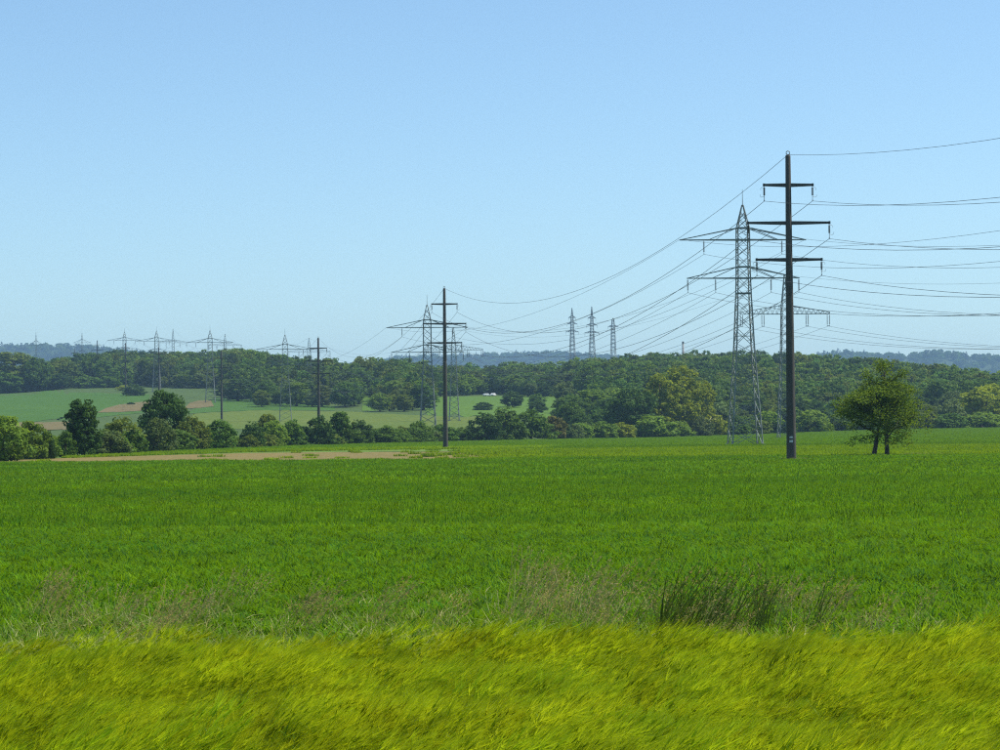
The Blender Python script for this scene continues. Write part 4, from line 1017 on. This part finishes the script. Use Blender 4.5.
# barley: stem, leaves, nodding ear with long awns, leaning in the wind
def barley_clump(seed):
    r = np.random.default_rng(seed); n = 30
    V, Q, T, I = [], [], [], []; o = 0
    def quad(a, b, c, d_, t, m):
        nonlocal o
        V.extend([a, b, c, d_]); Q.append((o, o + 1, o + 2, o + 3)); T.extend([t] * 4); I.append(m); o += 4
    for i in range(n):
        ph = r.uniform(0, 6.28); rad = .19 * math.sqrt(r.uniform(0, 1))
        b = np.array([rad * math.cos(ph), rad * math.sin(ph), 0.0]); h = r.uniform(.66, .88)
        az = r.normal(0, .55); ln = r.uniform(.16, .36); wd = np.array([math.cos(az), math.sin(az), 0]) * ln
        tone = r.uniform(0, 1)
        P = lambda t: b + wd * t ** 2.2 + np.array([0, 0, h * (t - .10 * t * t)])
        sd_ = np.array([-math.sin(az * 2 + i), math.cos(az * 2 + i), 0]) * .0028
        ts = (0, .45, .78, 1)
        for t0, t1 in zip(ts[:-1], ts[1:]): quad(P(t0) - sd_, P(t0) + sd_, P(t1) + sd_, P(t1) - sd_, tone * .6, 0)
        e0 = P(1); d_ = P(1) - P(.88); d_ /= np.linalg.norm(d_); d_ = d_ + np.array([math.cos(az), math.sin(az), 0]) * r.uniform(.1, .75) + np.array([0, 0, -r.uniform(-.2, .3)]); d_ /= np.linalg.norm(d_)
        e1 = e0 + d_ * .085; mid = (e0 + e1) / 2
        s1_ = np.cross(d_, [0, 0, 1.0]); s1_ /= np.linalg.norm(s1_); s2_ = np.cross(d_, s1_)
        quad(e0, mid + s1_ * .010, e1, mid - s1_ * .010, tone, 1); quad(e0, mid + s2_ * .010, e1, mid - s2_ * .010, tone, 1)
        for k in range(9):
            st = e0 + d_ * .085 * r.uniform(.1, 1); v = d_ + (s1_ * r.normal(0, .17) + s2_ * r.normal(0, .17)); L_ = r.uniform(.11, .19)
            mdp = st + v * L_ * .5 + np.array([0.006, 0, 0]); tip = st + v * L_ + np.array([.016, 0, -.008]); q = (s1_ if k % 2 else s2_) * .0022
            quad(st - q, st + q, tip + q * .2, tip - q * .2, min(1, tone * .6 + .4), 1)
        for k in range(2):
            t = r.uniform(.35, .85); st = P(t); aa = r.normal(0, 1.0); L_ = r.uniform(.12, .22)
            v = np.array([math.cos(aa), math.sin(aa), 0]); q = np.array([-math.sin(aa), math.cos(aa), 0]) * .0055
            m1 = st + v * L_ * .5 + np.array([0, 0, .07]); m2 = st + v * L_ + np.array([0, 0, .02])
            quad(st - q * .7, st + q * .7, m1 + q, m1 - q, tone, 0); quad(m1 - q, m1 + q, m2 + q * .1, m2 - q * .1, tone, 0)
    return mesh_np('barley_clump', np.array(V), np.array(Q), [L['barley_leaf'], L['barley_ear']], I, T)
BC = [barley_clump(500 + v) for v in range(6)]
p = jgrid(-9, 9.5, 13.5, 32, .215); p = p[np.abs(p[:, 0]) < .25 * p[:, 1] + 1.2]
lim = 29.3 + .12 * np.sin(p[:, 0] * 1.3) + .12 * np.sin(p[:, 0] * 3.1 + 2) + 1.0 * sst(1.8, 4.2, p[:, 0])
p = p[p[:, 1] < lim]; n = len(p)
wav = -.25 + np.sin(p[:, 1] * 1.35 + .7 * np.sin(p[:, 0] * .55) + .25 * p[:, 0]) * .6 + .55 * np.sin(p[:, 0] * 1.1 + p[:, 1] * .6 + 2)
hs_ = .97 + .13 * wav + R.normal(0, .11, n)
lean = .03 + .09 * np.sin(p[:, 0] * .8 - p[:, 1] * .9) + R.normal(0, .06, n)
scatter('barley_field', np.stack([p[:, 0], p[:, 1], np.zeros(n)], -1), np.stack([R.normal(0, .06, n), lean, R.normal(0, .35, n)], -1),
        np.stack([np.ones(n), np.ones(n), hs_], -1), R.integers(0, 6, n), BC, 'strip of ripening yellow green barley bending in the wind', 'barley')

# rank weeds and tall seeding grasses along the field margin
def panicle_clump(seed, n, h, lean, leafmat, rank):
    r = np.random.default_rng(seed); V, Q, T, I = [], [], [], []; o = 0
    for i in range(n):
        ph = r.uniform(0, 6.28); rad = (.13 if rank else .24) * math.sqrt(r.uniform(0, 1)); b = np.array([rad * math.cos(ph), rad * math.sin(ph), 0.])
        hh = h * r.uniform(.7, 1.12); az = r.normal(0, .4); wd = np.array([math.cos(az), math.sin(az), 0]) * lean * r.uniform(.6, 1.4) * hh
        P = lambda t: b + wd * t ** 1.6 + np.array([0, 0, hh * (t - .12 * t * t)])
        a_ = r.uniform(0, 3.14); q = np.array([math.sin(a_), math.cos(a_), 0]) * (.0058 if rank else .004); ts = (0, .3, .55, .8, 1)
        for t0, t1 in zip(ts[:-1], ts[1:]):
            V += [P(t0) - q, P(t0) + q, P(t1) + q * .6, P(t1) - q * .6]; Q.append((o, o + 1, o + 2, o + 3)); o += 4; T += [.3] * 4; I.append(0 if rank else 2)
        for k in range(7 if rank else 11):
            t = r.uniform(.76 if rank else .66, 1.0); c = P(t); L_ = r.uniform(.02, .05)
            v = wd / np.linalg.norm(wd) * .6 + np.array([r.normal(0, .35), r.normal(0, .35), r.uniform(.1, .9)]); v /= np.linalg.norm(v); s = np.cross(v, r.normal(0, 1, 3)); s /= np.linalg.norm(s)
            V += [c, c + v * L_ * .6 + s * .006, c + v * L_ * 1.4, c + v * L_ * .6 - s * .006]; Q.append((o, o + 1, o + 2, o + 3)); o += 4; T += [r.uniform(0, 1)] * 4; I.append(0 if rank and k % 3 else 1)
    part = (np.array(V), np.array(Q), np.array(T), np.array(I))
    bl = [blades(11, r, 0, .16, h * .8, .014, .2, lean * .8, 0)] if rank else [blades(14, r, 0, .22, h * .55, .012, .5, lean * .8, 0), blades(4, r, 0, .2, h * .7, .008, .6, lean, 2)]
    return clump_mesh('grass_clump', [part] + bl, [L[leafmat], L['panicle'], L['straw']])
PC = [panicle_clump(600 + v, 11, 1.12, .38, 'weed', False) for v in range(3)] + [panicle_clump(620 + v, 9, 1.42, .36, 'rank', True) for v in range(3)]
WC = []
for v in range(4):
    r = np.random.default_rng(700 + v)
    WC.append(clump_mesh('weed_clump', [blades(60, r, v, .24, .42, .016, .8, .25, 0), blades(6 + 3 * v, r, v, .24, .46, .010, 1.1, .5, 1), blades(2 + 2 * v, r, v, .24, .22, .011, 1.6, .7, 1, z0=.26), blades(20, r, v, .22, .22, .05, .7, 0, 0)], [L['weed'], L['straw']]))
p = jgrid(-11, 11, 28.2, 45, .33); p = p[np.abs(p[:, 0]) < .25 * p[:, 1] + 1]
wx = .5 + .5 * np.sin(p[:, 0] * .75 + 2.2) * np.cos(p[:, 0] * .31 + .4)
dens = np.clip(1.15 - (p[:, 1] - 33) / (4.5 + 8 * wx), 0, 1) * np.where(p[:, 0] > 4.5, .6, 1)
p = p[(R.uniform(0, 1, len(p)) < dens) & (p[:, 1] > 29.7 + 1.0 * sst(1.8, 4.2, p[:, 0]))]; n = len(p)
pts = [np.stack([p[:, 0], p[:, 1], np.zeros(n)], -1)]; inds = [R.integers(6, 10, n)]
def patch(px, dlo, dhi, wpx, k, lo, hi):
    x = (R.normal(px, wpx / 2, k) - 500) / F; y = R.uniform(dlo, dhi, k)
    pts.append(np.stack([x * y, y, np.zeros(k)], -1)); inds.append(R.integers(lo, hi, k))
for px, dlo, dhi, wpx, k in ((40, 35, 43, 45, 26), (150, 33, 39, 70, 36), (215, 36, 41, 50, 14), (300, 35, 40, 40, 22), (390, 34, 40, 60, 10), (550, 35, 45, 70, 70),
                             (520, 33, 38, 50, 22), (600, 33, 37, 40, 20), (790, 34, 39, 50, 22), (870, 33, 36, 60, 10)):
    patch(px, dlo, dhi, wpx, max(4, int(k * .38)), 0, 3)
for px, k in ((652, 3), (664, 4), (678, 4), (692, 3), (706, 2), (724, 2), (740, 3), (762, 2), (618, 1), (803, 1)): patch(px, 33.0, 36.5, 8, k, 3, 6)
patch(690, 33, 36, 40, 4, 0, 3)
P = np.concatenate(pts); I_ = np.concatenate(inds); n = len(P)
scatter('field_margin_grass', P, np.stack([R.normal(0, .08, n), R.normal(.05, .08, n), R.normal(0, .5, n)], -1),
        np.stack([np.where(I_ > 5, R.uniform(.85, 1.45, n), R.uniform(.8, 1.15, n))] * 3, -1), I_, PC + WC, 'tangled weeds and tall seeding grasses between barley and wheat', 'grass')
# low verge grass round the fruit tree and the pole feet
p = np.concatenate([np.stack([R.normal(ray(880, 455)[0] * 246, 3.2, 70), R.normal(245, .9, 70)], -1), np.stack([R.normal(26.6, .8, 26), R.normal(218, .6, 26)], -1)])
n = len(p)
scatter('verge_grass', np.stack([p[:, 0], p[:, 1], np.zeros(n)], -1), np.stack([np.zeros(n), np.zeros(n), R.uniform(0, 6, n)], -1),
        np.stack([np.full(n, 1.6), np.full(n, 1.6), R.uniform(.9, 1.7, n)], -1), R.integers(0, 4, n), WC, 'rough grass around the fruit tree and pole foot', 'grass')

# ------------------------------------------------------------------ haze
if HAZE_DENSITY > 0:
    mb = MB(); mb.box(-9500, 9500, -300, 9500, -3, 320)
    m = bpy.data.materials.new('haze_air'); m.use_nodes = True; n_ = m.node_tree.nodes; l_ = m.node_tree.links
    n_.remove(n_['Principled BSDF']); v = n_.new('ShaderNodeVolumePrincipled')
    v.inputs['Color'].default_value = (0.44, 0.72, 1.0, 1); v.inputs['Density'].default_value = HAZE_DENSITY; v.inputs['Anisotropy'].default_value = 0.0
    l_.new(v.outputs[0], n_['Material Output'].inputs['Volume'])
    prop(mb.build('haze', m), 'thin blue haze in the air over the whole valley', 'haze', kind='stuff')
